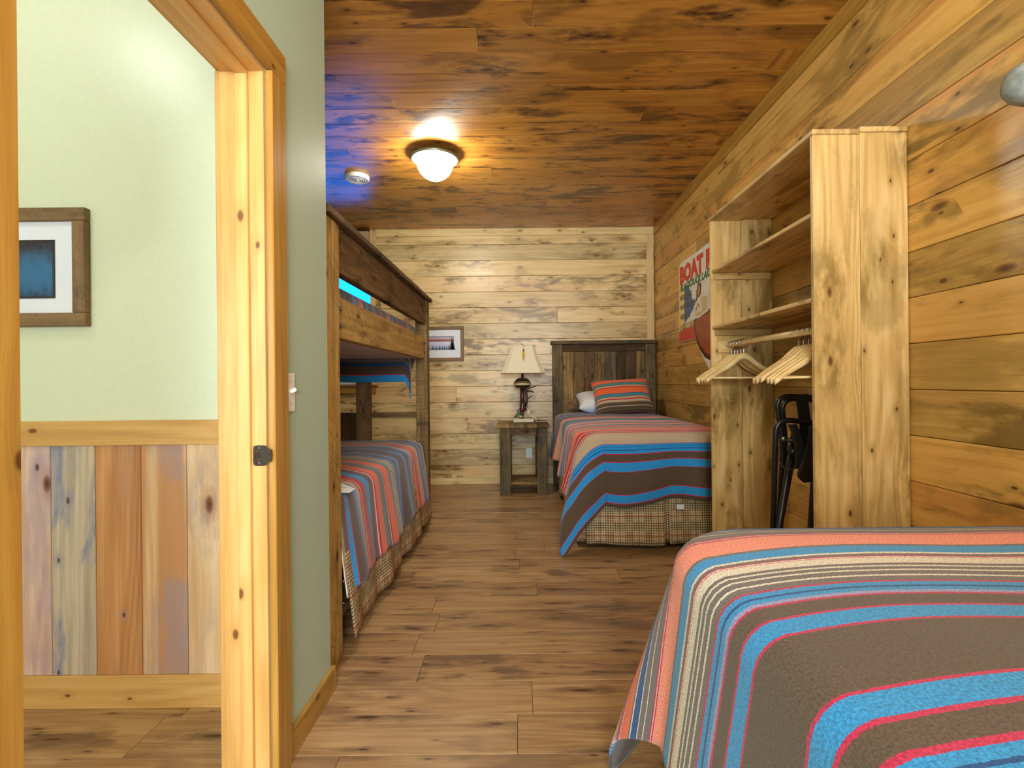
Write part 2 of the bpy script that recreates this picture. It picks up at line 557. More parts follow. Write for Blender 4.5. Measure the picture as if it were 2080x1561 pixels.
M['steel'] = plain('steel', 'b8b8b4', 0.25, 1.0)
M['zinc_bolt'] = plain('zinc_bolt', '6d6a66', 0.35, 0.9, nscale=90, namp=0.25)
M['webbing'] = plain('webbing', '262622', 0.9, nscale=300, namp=0.2, bump=0.2)
M['nickel'] = plain('brushed_nickel', '8f9a84', 0.38, 0.7)
M['lampglass'] = plain('frosted_glass', 'ffffff', 0.3, emit=('fbf6e6', LAMP_MAIN))
M['lampglass_near'] = plain('frosted_glass_near', 'ffffff', 0.3, emit=('fbf6e6', LAMP_NEAR))
M['lampglass_hall'] = plain('frosted_glass_passage', 'ffffff', 0.3, emit=('f4f6f2', LAMP_HALL))
M['mat_white'] = plain('mat_board', 'e6e9f0', 0.8)
M['linen'] = plain('linen_shade', 'e8dfc0', 0.9, nscale=160, namp=0.07, bump=0.15)
M['linen_trim'] = plain('linen_trim', 'e8dcb4', 0.9)
M['cowl'] = plain('dark_cowling', '34261f', 0.25, 0.1, coat=0.4)
M['maroon'] = plain('maroon_enamel', '4e2a24', 0.3, 0.1, coat=0.3)
M['cream_paint'] = plain('cream_paint', 'd9cc90', 0.4)
M['green_paint'] = plain('green_paint', '3f7a52', 0.4, nscale=60, namp=0.3)
M['stone'] = plain('pale_slab', 'd8d4bc', 0.6, nscale=30, namp=0.06)
M['lure_yellow'] = plain('lure_yellow', 'e2b81c', 0.3)
M['lure_red'] = plain('lure_red', 'a8281c', 0.3)
M['cord_white'] = plain('cord_white', 'e2dcc8', 0.5)
M['driftwood'] = plain('grey_peg', '8d9490', 0.75, nscale=28, namp=0.28, bump=0.3)
M['iron'] = plain('cast_iron', '2c2c2c', 0.7, 0.3, nscale=60, namp=0.5, bump=0.5)
M['woven'] = plain('woven_shade', 'b7a277', 0.85, nscale=90, namp=0.2, bump=0.3)
M['vinyl_white'] = plain('white_sash', 'd8dde2', 0.4)
M['black_cloth'] = plain('black_dust_cover', '17140f', 0.95)
M['plaid'] = plaid_mat('plaid_skirt')
gl = NT('window_glass')
gl.b.inputs['Transmission Weight'].default_value = 1.0
gl.b.inputs['Roughness'].default_value = 0.0
gl.b.inputs['IOR'].default_value = 1.01
gl.b.inputs['Base Color'].default_value = (1, 1, 1, 1)
M['glass'] = gl.m

# blanket stripe patterns, metres from the hem
BR, BL, NV, PK, OR, RD, TN, CR, GY, TE, LV, CO, OL = ('5a4a3c', '2f8fd0', '1c4c86', 'bb2a52', 'e0683a', 'b5222c', 'b9a388', 'd8d2c4',
                                                      '6e6664', '3a8a9a', '9494c4', 'ea8e78', '6a6240')
far_bands = [(.022, BR), (.005, PK), (.052, BL), (.005, PK), (.135, BR), (.005, PK), (.055, BL), (.005, PK), (.045, BR), (.005, PK),
             (.018, BL), (.006, NV), (.016, BL), (.005, NV), (.012, BL), (.005, PK), (.085, TN), (.006, RD), (.006, TN), (.022, RD), (.005, CR),
             (.026, RD), (.085, OR), (.014, OL), (.008, CR), (.014, GY), (.008, TE), (.012, OL), (.010, CR), (.012, BR), (.085, OR), (.010, RD),
             (.012, GY), (.012, LV), (.012, GY), (.010, CR), (.02, GY), (.012, LV), (.03, BR), (.014, TE), (.08, CO), (.012, RD), (.03, GY),
             (.012, BL), (.03, GY), (.012, LV), (.07, CO), (.012, PK), (.05, TN), (.012, LV), (.045, GY), (.03, BL), (.05, BR), (.03, BL),
             (.09, BR), (.03, BL), (.05, BR), (.07, TN), (.06, CO), (.02, GY), (.06, OR), (.2, BR)]
near_bands = [(.05, BL), (.006, CR), (.02, NV), (.006, CR), (.03, LV), (.04, CR), (.006, PK), (.008, CR), (.006, PK), (.022, PK), (.006, CR), (.055, OR),
              (.01, GY), (.006, CR), (.035, NV), (.006, CR), (.028, GY), (.004, CR), (.035, GY), (.010, PK), (.005, CR), (.008, PK), (.085, CO), (.01, GY),
              (.038, BL), (.008, CR), (.012, GY), (.004, PK), (.004, CR), (.004, PK), (.028, CR), (.012, GY), (.005, CR), (.014, GY),
              (.006, CR), (.018, GY), (.008, CR), (.020, GY), (.006, PK), (.016, BL), (.008, NV), (.012, BL), (.012, LV), (.006, PK), (.038, BR),
              (.006, PK), (.042, BL), (.006, PK), (.138, BR), (.007, PK), (.044, BL), (.007, PK), (.042, BR), (.010, PK), (.018, BL), (.008, NV),
              (.014, BL), (.004, PK), (.012, BL), (.006, PK), (.020, BR), (.006, CR), (.014, BR), (.03, CR), (.006, PK), (.03, GY), (.04, BL),
              (.02, GY), (.09, CO), (.03, PK), (.05, GY), (.04, NV), (.06, OR), (.05, CR), (.05, GY), (.05, BR), (.05, BL), (.15, BR), (.3, BR)]
bunk_bands = [(.03, BL), (.02, GY), (.05, RD), (.006, CR), (.02, RD), (.04, TN), (.012, LV), (.03, BL), (.005, PK), (.07, BR), (.005, PK),
              (.035, BL), (.006, PK), (.05, BR), (.03, TN), (.01, OL), (.01, CR), (.012, OL), (.05, OR), (.012, RD), (.012, GY), (.04, OR), (.02, RD),
              (.05, TN), (.014, LV), (.03, BL), (.008, NV), (.014, BL), (.005, PK), (.06, BR), (.005, PK), (.05, BL), (.005, PK), (.12, BR),
              (.005, PK), (.045, BL), (.005, PK), (.045, BR), (.005, PK), (.02, BL), (.008, NV), (.014, TE), (.02, TN), (.012, OL), (.01, CR), (.012, OL),
              (.03, TN), (.006, RD), (.03, TE), (.014, GY), (.09, OR), (.012, RD), (.006, CR), (.03, GY), (.012, TE), (.04, GY), (.07, OR),
              (.02, RD), (.012, CR), (.015, PK), (.05, BR), (.03, BL)]
upper_bands = [(.055, BL), (.006, PK), (.07, BR), (.02, NV), (.01, BR), (.02, GY), (.04, BR), (.008, CR), (.014, BR), (.008, CR), (.03, BR)] + \
              [(.05, BR), (.02, GY), (.045, RD), (.012, TE), (.06, BR), (.03, RD), (.02, OL), (.045, TE), (.07, BR), (.04, BL), (.05, BR), (.02, TN), (.06, OR), (.03, GY)] * 3
pillow_bands = [(.012, BR), (.008, OL), (.02, BR), (.008, TN), (.03, BR), (.01, OL), (.025, TN), (.014, RD), (.02, TN), (.012, OL), (.024, TE), (.008, NV), (.02, OR),
                (.05, OR), (.012, RD), (.016, TN), (.012, OL), (.018, TE), (.012, OL), (.045, OR), (.02, RD), (.014, CR), (.02, RD), (.05, TN)]
M['blanket_far'] = wool('striped_wool_far', far_bands, True)
M['blanket_near'] = wool('striped_wool_near', near_bands, True)
M['blanket_bunk'] = wool('striped_wool_bunk', bunk_bands, True)
M['blanket_upper'] = wool('striped_wool_upper', upper_bands, True)
M['pillow_stripe'] = wool('striped_wool_pillow', pillow_bands, True)

# ------------------------------------------------------------------ room shell
H = 2.867            # ceiling height
YB = 5.64            # back wall
XR = 1.52            # side wall on the wardrobe's side
XL = -0.72           # painted wall with the doorway
XA = -2.75           # wall of the bunk alcove
WIN = (-2.50, -1.672, 1.130, 2.640)   # window in the end wall behind the bunk bed
YC = 1.876           # where the painted wall ends
YN = -2.35           # wall behind the camera
XH = -2.75           # far side of the passage


def shell(name, mat, x, y, z, label=None):
    o = board(name, None, mat, x, y, z, 0)
    tag(o, label, None, None, 'structure')
    return o


def add_box(bm, x, y, z):
    r = bmesh.ops.create_cube(bm, size=1.0)
    bmesh.ops.scale(bm, vec=(x[1] - x[0], y[1] - y[0], z[1] - z[0]), verts=r['verts'])
    bmesh.ops.translate(bm, vec=((x[0] + x[1]) / 2, (y[0] + y[1]) / 2, (z[0] + z[1]) / 2), verts=r['verts'])


XW = -0.845

def rows_along(parent, mat, rows, a0, a1, lens, make, start=None):
    for i in range(rows):
        a = a0 - random.uniform(0, lens[1] * 0.8)
        while a < a1:
            L = random.uniform(*lens)
            s, e = max(a, a0), min(a + L, a1)
            if e - s > 0.03: make(i, s + 0.0006, e - 0.0006)
            a += L


# floor
floor = shell('floor', M['floor_back'], (XH, XR + .1), (YN, YB + .1), (-0.10, -0.006), 'brown wood-look plank floor running through bedroom and passage')
nrow = int((YB - YN) / 0.19) + 1


def fl(i, s, e):
    y0 = 1.549 - 0.19 * 21 + 0.19 * i
    y1 = min(y0 + 0.1886, YB)
    if y1 - y0 < .02: return
    board('plank', floor, M['floor'], (s, e), (y0, y1), (-0.006, 0.0), 0.0012)


rows_along(floor, M['floor'], nrow + 1, XH, XR, (1.22, 1.22), fl)

# ceiling
ceiling = shell('ceiling', M['dark_back'], (XH, XR + .1), (YN, YB + .1), (H + .012, H + .10), 'stained pine plank ceiling of the bedroom')


def cl(i, s, e):
    y1 = YB - 0.178 * i
    y0 = y1 - 0.1755
    if y0 < YN: return
    board('plank', ceiling, M['ceiling_pine'], (s, e), (y0, y1), (H, H + .012), 0.0014)


rows_along(ceiling, M['ceiling_pine'], 44, XA, XR, (1.8, 3.4), cl)
shell('ceiling.001', M['plaster'], (XH, XA - .001), (YN, YC - .07), (H - .004, H + .010), 'pale plaster ceiling above the passage')

# back wall, with the window behind the bunk bed
wbk = bmesh.new()
add_box(wbk, (XA - .1, WIN[0]), (YB + .012, YB + .12), (0, H))
add_box(wbk, (WIN[1], XR + .1), (YB + .012, YB + .12), (0, H))
add_box(wbk, (WIN[0], WIN[1]), (YB + .012, YB + .12), (0, WIN[2]))
add_box(wbk, (WIN[0], WIN[1]), (YB + .012, YB + .12), (WIN[3], H))
wall_back = link('wall_back', bm_mesh('wall_back', wbk), M['dark_back']); tag(wall_back, 'knotty pine plank wall at the end of the bedroom', None, None, 'structure')
zrows = [(0.07, 0.212)] + [(0.212 + .177 * k, 0.212 + .177 * (k + 1)) for k in range(14)] + [(2.69, 2.79)]


def bw(i, s, e):
    z0, z1 = zrows[i]
    spans = [(s, e, z0, z1)]
    if z1 > WIN[2] and z0 < WIN[3]:
        spans = [(s, min(e, WIN[0]), z0, z1), (max(s, WIN[1]), e, z0, z1)]
        if z0 < WIN[2]: spans.append((max(s, WIN[0]), min(e, WIN[1]), z0, WIN[2] - .002))
        elif z1 > WIN[3]: spans.append((max(s, WIN[0]), min(e, WIN[1]), WIN[3] + .002, z1))
    for a, b, c, d in spans:
        if b - a > .03:
            board('plank', wall_back, M['wall_pine'], (a, b), (YB, YB + .012), (c + .0013, d - .0013), 0.003)


rows_along(wall_back, M['wall_pine'], len(zrows), XA, XR, (4.4, 8.0), bw)
bb = board('baseboard_back', None, M['pale_trim'], (XA, XR), (YB - .014, YB), (0, .072), 0.002); tag(bb, 'pale pine skirting board along the end wall', None, None, 'structure')
for nm, xs in (('trim_1', (-1.60, .64)), ('trim_2', (.641, XR))):
    o = board(nm, None, M['pale_trim'], xs, (YB - .016, YB), (H - .08, H), 0.002)
    tag(o, 'pale pine ceiling trim above the end wall, ' + ('longer piece' if nm == 'trim_1' else 'shorter piece in the corner'), None, None, 'structure')
o = board('trim_3', None, M['pale_trim'], (1.428, 1.504), (YB - .015, YB), (.072, H - .08), 0.002); tag(o, 'pale upright corner trim beside the headboard', None, None, 'structure')
wn = thing('window_1', ((WIN[0] + WIN[1]) / 2, YB, WIN[2]), 'blue daylit window in the end wall behind the bunk bed', None, None, 'structure')
for nm, xs, zs in (('frame', (WIN[0], WIN[0] + .03), (WIN[2], WIN[3])), ('frame', (WIN[1] - .012, WIN[1]), (WIN[2], WIN[3])),
                   ('frame', (WIN[0], WIN[1]), (WIN[2], WIN[2] + .03)), ('frame', (WIN[0], WIN[1]), (WIN[3] - .03, WIN[3])),
                   ('meeting_rail', (WIN[0] + .03, WIN[1] - .012), (1.87, 1.905)), ('meeting_rail', ((WIN[0] + WIN[1]) / 2 - .012, (WIN[0] + WIN[1]) / 2 + .012), (WIN[2], WIN[3]))):
    board(nm, wn, M['vinyl_white'], xs, (YB + .04, YB + .085), zs, 0.003)
board('pane', wn, M['glass'], (WIN[0] + .03, WIN[1] - .012), (YB + .060, YB + .064), (WIN[2] + .03, WIN[3] - .03), 0)
board('casing', wn, M['pale_trim'], (WIN[1], WIN[1] + .07), (YB - .018, YB), (WIN[2], H), 0.002)
board('casing', wn, M['pale_trim'], (WIN[0] - .07, WIN[0]), (YB - .018, YB), (WIN[2], H), 0.002)
board('casing', wn, M['pale_trim'], (WIN[0], WIN[1]), (YB - .018, YB), (WIN[3], WIN[3] + .07), 0.002)
board('window_sill', wn, M['trim_pine'], (WIN[0] - .09, WIN[1] + .075), (YB - .035, YB + .04), (WIN[2] - .020, WIN[2]), 0.003)
board('apron', wn, M['trim_pine'], (WIN[0] - .06, WIN[1] + .05), (YB - .016, YB), (WIN[2] - .10, WIN[2] - .021), 0.002)
ws = thing('window_shade', ((WIN[0] + WIN[1]) / 2, YB - .04, WIN[3]), 'woven tan shade gathered at the top of the window behind the bunk bed', 'shade')
board('valance', ws, M['woven'], (WIN[0] - .02, WIN[1] + .005), (YB - .075, YB - .020), (2.70, 2.835), 0.006, 2)
for i in range(6):
    board('fold', ws, M['woven'], (WIN[0] - .015, WIN[1]), (YB - .066 + .003 * (i % 2), YB - .024), (2.672 - .026 * i, 2.696 - .026 * i), 0.006, 1)

# side wall with the wardrobe
wall_right = shell('wall_right', M['dark_back'], (XR + .012, XR + .10), (YN, YB + .1), (0, H), 'golden pine plank wall behind the wardrobe')
rz = [(max(0.0, 0.035 + .178 * (k - 1)), 0.035 + .178 * k) for k in range(0, 17)]


def rw(i, s, e):
    z0, z1 = rz[i]
    z1 = min(z1, H)
    if z1 - z0 < .01: return
    board('plank', wall_right, M['right_pine'], (XR, XR + .012), (s, e), (z0 + .0011, z1 - .0011), 0.0025)


rows_along(wall_right, M['right_pine'], len(rz), YN, YB, (3.6, 5.5), rw)
for nm, ys in (('trim_5', (YN, 2.7)), ('trim_6', (2.701, YB - .016))):
    o = board(nm, None, M['trim_pine'], (XR - .016, XR), ys, (H - .09, H), 0.002)
    tag(o, 'golden pine ceiling trim over the wardrobe wall, ' + ('nearer length' if nm == 'trim_5' else 'farther length'), None, None, 'structure')

# painted wall with doorway (opening y .70 .. 1.43, z 0 .. 2.05)
DY0, DY1, DZ = 0.700, 1.436, 2.052
wl = bmesh.new()


add_box(wl, (XW, XL), (YN, DY0), (0, H))
add_box(wl, (XW, XL), (DY1, YC), (0, H))
add_box(wl, (XW, XL), (DY0, DY1), (DZ, H))
add_box(wl, (XA - .1, XW), (YC - .06, YC), (0, H))
o = link('wall_left', bm_mesh('wall_left', wl), M['sage']); tag(o, 'sage green painted wall with the doorway', None, None, 'structure')
# passage end wall (painted, faces the camera)
YE = 1.80
o = shell('wall_passage', M['cream'], (XH, XW - .001), (YE, YC - .061), (0, H), 'pale green passage wall above the wainscot')
# passage wainscot
wains = thing('trim_7', (-1.6, YE, 0), 'knotty pine wainscot of upright boards in the passage', None, None, 'structure')
xe = [-2.66, -2.495, -2.33, -2.165, -2.0, -1.838, -1.677, -1.518, -1.355, -1.192, -1.03, -0.866]
hk = ['hall_pine', 'hall_red', 'hall_blue', 'hall_pine', 'hall_pine', 'hall_pink', 'hall_blue', 'hall_red', 'hall_pine', 'hall_pine', 'hall_pine']
for a, b, kk in zip(xe[:-1], xe[1:], hk):
    board('plank', wains, M[kk], (a + .0007, b - .0007), (YE - .012, YE), (.118, .938), 0.0018)
board('chair_rail', wains, M['jamb_pine'], (-2.66, -.866), (YE - .02, YE), (.936, 1.024), 0.0025)
o = board('baseboard_passage', None, M['jamb_pine'], (-2.66, -.866), (YE - .018, YE), (0, .118), 0.003); tag(o, 'golden pine skirting board under the passage wainscot', None, None, 'structure')
shell('wall_passage_side', M['cream'], (XH - .1, XH), (YN, YC), (0, H), 'painted wall on the far side of the passage')

shell('wall_alcove', M['sage'], (XA - .10, XA), (YC - .06, YB + .1), (0, H), 'side wall of the alcove behind the bunk bed')

# wall behind the camera, with unseen window frames added around the fill lights
rb = bmesh.new()
add_box(rb, (XL, XR + .1), (YN - .10, YN), (0, H))
add_box(rb, (XH - .1, XW), (YN - .10, YN), (0, H))
o = link('wall_rear', bm_mesh('wall_rear', rb), M['sage']); tag(o, 'sage green painted wall behind the viewer', None, None, 'structure')
for i, (a, b) in enumerate(((-.6, 1.1), (-2.35, -1.15))):
    wn2 = thing('window_%d' % (i + 2), ((a + b) / 2, YN, .85), 'window frame added around the fill light of the ' + ('bedroom' if i == 0 else 'passage'), None, None, 'structure')
    for nm, xs, zs in (('frame', (a, a + .08), (.82, 2.25)), ('frame', (b - .08, b), (.82, 2.25)), ('frame', (a, b), (.82, .90)), ('frame', (a, b), (2.17, 2.25))):
        board(nm, wn2, M['trim_pine'], xs, (YN, YN + .025), zs, 0.002)

# doorway trim
dr = thing('door_1', (-.78, 1.07, 0), 'golden pine door frame with jambs, stops and casings around the open doorway', None, None, 'structure')
CX = XL + .02
board('casing', dr, M['trim_pine'], (XL, CX), (1.432, 1.518), (0, 2.048), 0.003)
board('casing', dr, M['trim_pine'], (XL, CX), (.616, .706), (0, 2.048), 0.003)
board('casing', dr, M['trim_pine'], (XL, CX), (.616, 1.520), (2.049, 2.137), 0.003)
board('casing', dr, M['jamb_pine'], (XW - .02, XW), (1.432, 1.518), (0, 2.048), 0.003)
board('casing', dr, M['jamb_pine'], (XW - .02, XW), (.616, .706), (0, 2.048), 0.003)
board('casing', dr, M['jamb_pine'], (XW - .02, XW), (.616, 1.520), (2.049, 2.137), 0.003)
board('jamb', dr, M['jamb_pine'], (XW + .001, XL - .001), (1.422, 1.4355), (0, 2.037), 0.001)
board('jamb', dr, M['jamb_pine'], (XW + .001, XL - .001), (.7005, .714), (0, 2.037), 0.001)
board('jamb', dr, M['jamb_pine'], (XW + .001, XL - .001), (.7005, 1.4355), (2.037, 2.0515), 0.001)
board('stop', dr, M['jamb_pine'], (-.797, -.762), (1.411, 1.4225), (0, 2.026), 0.002)
board('stop', dr, M['jamb_pine'], (-.797, -.762), (.7135, .725), (0, 2.026), 0.002)
board('stop', dr, M['jamb_pine'], (-.797, -.762), (.7135, 1.4225), (2.0255, 2.0372), 0.002)
# strike plate with its latch hole
sb = bmesh.new()
W_, Hh = .046, .052


def quadstrip(bm, pts_a, pts_b):
    for i in range(len(pts_a) - 1):
        bm.faces.new((pts_a[i], pts_a[i + 1], pts_b[i + 1], pts_b[i]))


nn = 24
outer, inner = [], []
for i in range(nn):
    a = 2 * PI * i / nn
    cx_, sy_ = math.cos(a), math.sin(a)
    kk = 1 / max(abs(cx_) ** 8 + abs(sy_) ** 8, 1e-9) ** (1 / 8)
    outer.append(sb.verts.new((cx_ * kk * .020, sy_ * kk * .029, 0)))
    inner.append(sb.verts.new((-.006 + cx_ * .0085, sy_ * .0125, 0)))
quadstrip(sb, outer + [outer[0]], inner + [inner[0]])
r = bmesh.ops.extrude_face_region(sb, geom=list(sb.faces))
bmesh.ops.translate(sb, vec=(0, 0, .0022), verts=[v for v in r['geom'] if isinstance(v, bmesh.types.BMVert)])
bmesh.ops.recalc_face_normals(sb, faces=sb.faces)
stp = link('strike_plate', bm_mesh('strike', sb), M['bronze'], dr, basis((-.738, 1.4222, .947), (1, 0, 0), (0, 0, 1), (0, -1, 0)))
stp['label'] = 'dark bronze strike plate'
link('lip', prism([(0, -.022), (.012, -.016), (.014, 0), (.012, .016), (0, .022)], .002), M['bronze'], stp, basis((-.719, 1.4222, .947), (1, 0, 0), (0, 0, 1), (0, -1, 0)))
link('latch_hole', lathe([(0, 0), (.0085, 0), (.0085, .001), (0, .001)], 16), M['dark_back'], stp, basis((-.744, 1.4222, .947), (1, 0, 0), (0, 0, 1.4), (0, -1, 0)))
for dz in (-.021, .021):
    link('screw', lathe([(0, .002), (.003, .0015), (.0035, 0)], 10), M['zinc_bolt'], stp, basis((-.741, 1.4200, .947 + dz), (1, 0, 0), (0, 0, 1), (0, -1, 0)))

# baseboard on the painted wall
o = board('baseboard_left', None, M['trim_pine'], (XL, XL + .015), (1.518, YC), (0, .089), 0.002); tag(o, 'golden pine skirting board on the painted wall', None, None, 'structure')
o = board('baseboard_alcove', None, M['trim_pine'], (-1.6, XL + .015), (YC, YC + .015), (0, .089), 0.002); tag(o, 'golden pine skirting board turning behind the bunk bed', None, None, 'structure')

# ------------------------------------------------------------------ bedding builders
def mattress(name, x, y, z, label, parent=None, mat=None, bev=.05):
    o = board(name, parent, mat or M['ticking'], x, y, z, bev, 3)
    for p in o.data.polygons: p.use_smooth = True
    if parent is None: tag(o, label, 'mattress')
    return o


def blanket(name, mat, ox, oy, ztop, W, L, side_n, side_p, foot, diry, label, t0=0.12, rb=.055, flare=(.10, .34), seed=1,
            voff=0.0, foldk=(13, 15), amp=.018, corner=1.25, step=.022, vscale=1.0, crown=.02, R=.10, sag=.006, group=None):
    """cloth over a bed of width W along +X from ox, length L along diry from the head at oy; s across, t along"""
    rr = random.Random(seed)
    ph = [rr.uniform(0, 6.28) for _ in range(8)]
    ss = []
    s = -side_n
    n_s = int((W + side_n + side_p) / step)
    n_t = int((L + foot - t0) / step)
    bm = bmesh.new()
    uvl = bm.loops.layers.uv.new('UVMap')
    grid, uvs = [], []
    q = rb * PI / 2
    for j in range(n_t + 1):
        row, urow = [], []
        t = t0 + (L + foot - t0) * j / n_t
        for i in range(n_s + 1):
            s = -side_n + (W + side_n + side_p) * i / n_s
            cs, ct = min(max(s, R), W - R), min(t, L - R)
            ds, dt = s - cs, t - ct
            r0 = math.hypot(ds, dt)
            r = max(0.0, r0 - R)
            if r < 1e-6:
                e = max(0, min((R - r0) + min(cs - R, W - R - cs, L - R - ct, 9), .22)) / .22
                x, y = s, t
                z = crown * (1 - (1 - max(e, 0)) ** 2) + .004 * math.sin(7 * t + ph[0] + 2 * math.sin(3 * s)) * max(e, 0) + .003 * math.sin(11 * s + ph[1]) * max(e, 0)
            else:
                nx, ny = ds / r0, dt / r0
                cf = min(abs(nx), abs(ny)) * 1.414
                fl = flare[0] + (flare[1] - flare[0]) * cf ** .8
                rr_ = r * (1 + (corner - 1) * cf)
                if rr_ < q:
                    out = rb * math.sin(rr_ / rb); dn = rb * (1 - math.cos(rr_ / rb))
                else:
                    k = rr_ - q
                    out = rb + k * math.sin(math.atan(fl)); dn = rb + k * math.cos(math.atan(fl))
                th = math.atan2(abs(ny), abs(nx)) if ds and dt else (0 if ds else PI / 2)
                along = ct + cs * (1 if ds >= 0 or ds == 0 else -1) + th * .5
                drop = min(1, max(0, r - .05) / .35)
                w_ = math.sin(foldk[0] * along + ph[2] + .9 * math.sin(5 * along + ph[3])) + .5 * math.sin(foldk[1] * 1.9 * along + ph[4])
                out += amp * w_ * drop
                dn += sag * drop * (math.sin(4.6 * along + ph[6]) + .5 * math.sin(9.7 * along + ph[7])) * (1 - cf)
                if cf > 0: out += .035 * math.sin(3.0 * th * 2 + ph[5]) * drop * cf
                x = cs + nx * (R + out); y = ct + ny * (R + out)
                z = -dn
            row.append(bm.verts.new((ox + x, oy + diry * y, ztop + z)))
            urow.append((s, (L + foot - t) * vscale + voff))
        grid.append(row); uvs.append(urow)
    for j in range(n_t):
        for i in range(n_s):
            idx = ((j, i), (j, i + 1), (j + 1, i + 1), (j + 1, i))
            f = bm.faces.new([grid[a][b] for a, b in idx])
            for lp, (a, b) in zip(f.loops, idx): lp[uvl].uv = uvs[a][b]
            f.smooth = True
    bmesh.ops.recalc_face_normals(bm, faces=bm.faces)
    up = sum((f.normal.z for f in bm.faces))
    if up < 0: bmesh.ops.reverse_faces(bm, faces=bm.faces)
    for v in bm.verts:
        if v.co.z < .012: v.co.z = .012 + (.012 - v.co.z) * .0
    o = link(name, bm_mesh(name, bm), mat)
    md = o.modifiers.new('thick', 'SOLIDIFY'); md.thickness = .006; md.offset = 1
    tag(o, label, 'blanket', group)
    return o


def skirt(name, path, z0, z1, label, parent=None, amp=.012, seed=3, pleats=(), kfold=22):
    """hanging skirt along a horizontal path; pleats = arc positions of inverted box pleats"""
    rr = random.Random(seed)
    ph = rr.uniform(0, 6)
    P = [Vector((*p, 0)) for p in round_path([(a, b, 0) for a, b in path], .04, 4)] if False else round_path([(a, b, 0) for a, b in path], .04, 4)
    cum = [0]
    for a, b in zip(P[:-1], P[1:]): cum.append(cum[-1] + (b - a).length)
    tot = cum[-1]
    N = int(tot / .018)
    bm = bmesh.new()
    uvl = bm.loops.layers.uv.new('UVMap')
    K = 10
    grid, us = [], []
    for i in range(N + 1):
        s = tot * i / N
        j = 0
        while j < len(cum) - 2 and cum[j + 1] < s: j += 1
        f = (s - cum[j]) / max(1e-6, cum[j + 1] - cum[j])
        p = P[j].lerp(P[j + 1], f)
        d = (P[j + 1] - P[j]).normalized()
        nrm = Vector((d.y, -d.x, 0))
        row = []
        for k in range(K + 1):
            h = k / K
            off = amp * (.25 + h) * (math.sin(kfold * s + ph) * .6 + math.sin(kfold * .43 * s + 2 * ph)) + .03 * h
            for pl in pleats:
                g = abs(s - pl)
                if g < .022: off -= .055 * (.35 + .65 * h) * (1 - g / .022) ** .5
            zz = z1 + (z0 - z1) * h + (.006 * math.sin(9 * s + ph) if k == K else 0)
            row.append(bm.verts.new((p.x + nrm.x * off, p.y + nrm.y * off, max(zz, .006))))
        grid.append(row); us.append(s)
    for i in range(N):
        for k in range(K):
            idx = ((i, k), (i + 1, k), (i + 1, k + 1), (i, k + 1))
            fc = bm.faces.new([grid[a][b] for a, b in idx])
            fc.smooth = True
            for lp, (a, b) in zip(fc.loops, idx): lp[uvl].uv = (us[a], z1 + (z0 - z1) * b / K)
    bmesh.ops.recalc_face_normals(bm, faces=bm.faces)
    o = link(name, bm_mesh(name, bm), M['plaid'], parent)
    md = o.modifiers.new('thick', 'SOLIDIFY'); md.thickness = .004; md.offset = 0
    if parent is None: tag(o, label, 'bed skirt')
    return o


def pillow(name, mat, w, h, t, Mx, label, cat='pillow', back=None):
    bm = bmesh.new()
    uvl = bm.loops.layers.uv.new('UVMap')
    n = 22
    g = {}
    for side in (1, -1):
        for j in range(n + 1):
            for i in range(n + 1):
                u, v = 2 * i / n - 1, 2 * j / n - 1
                edge = i in (0, n) or j in (0, n)
                if side == -1 and edge:
                    g[(side, i, j)] = g[(1, i, j)]; continue
                tt = t / 2 * (max(0, 1 - u ** 4) * max(0, 1 - v ** 4)) ** .55 + .002
                if edge: tt = 0
                pin = 1 - .07 * (1 - abs(v) ** 2) * abs(u) ** 3
                pin2 = 1 - .07 * (1 - abs(u) ** 2) * abs(v) ** 3
                tt *= 1 + .04 * math.sin(5 * u + 3 * v)
                g[(side, i, j)] = bm.verts.new((u * w / 2 * pin, v * h / 2 * pin2, side * tt))
        for j in range(n):
            for i in range(n):
                ids = [(i, j), (i + 1, j), (i + 1, j + 1), (i, j + 1)]
                if side == -1: ids.reverse()
                f = bm.faces.new([g[(side, a, b)] for a, b in ids])
                f.smooth = True
                if side == -1 and back: f.material_index = 1
                for lp, (a, b) in zip(f.loops, ids): lp[uvl].uv = (a / n * w, b / n * h)
    me = bm_mesh(name, bm)
    me.materials.append(mat)
    if back: me.materials.append(back)
    o = link(name, me, None, None, Mx)
    tag(o, label, cat)
    return o


# ------------------------------------------------------------------ far twin bed
FX0, FX1, FYF, FYH, FZ = .43, 1.42, 3.44, 5.54, .785
bed = thing('twin_bed', (.93, 5.0, 0), 'twin bed with a dark barnwood plank headboard against the end wall', 'bed')
hb = thing('headboard', (.93, 5.58, 0)); WMh = WM[hb]; place(hb, WMh, bed)
HY = (5.555, 5.625)
board('post', hb, M['barn_grey'], (.358, .470), (5.545, 5.625), (0, 1.553), 0.004)
board('post', hb, M['barn_grey'], (1.385, 1.495), (5.545, 5.625), (0, 1.553), 0.004)
board('cap', hb, M['barn_grey'], (.340, 1.508), (5.525, 5.635), (1.554, 1.594), 0.004)
board('rail', hb, M['barn_dark'], (.471, 1.384), (5.56, 5.615), (1.474, 1.553), 0.003)
board('rail', hb, M['barn_dark'], (.471, 1.384), (5.56, 5.615), (.80, .945), 0.003)
px = [.471, .588, .708, .826, .942, 1.062, 1.172, 1.29, 1.384]
pm = ['barn', 'barn_dark', 'barn_dark', 'barn', 'barn_grey', 'barn_dark', 'barn_dark', 'barn']
for a, b, m in zip(px[:-1], px[1:], pm):
    board('plank', hb, M[m], (a + .001, b - .001), (5.572 + random.uniform(-.003, .003), 5.600), (.945, 1.474), 0.002)
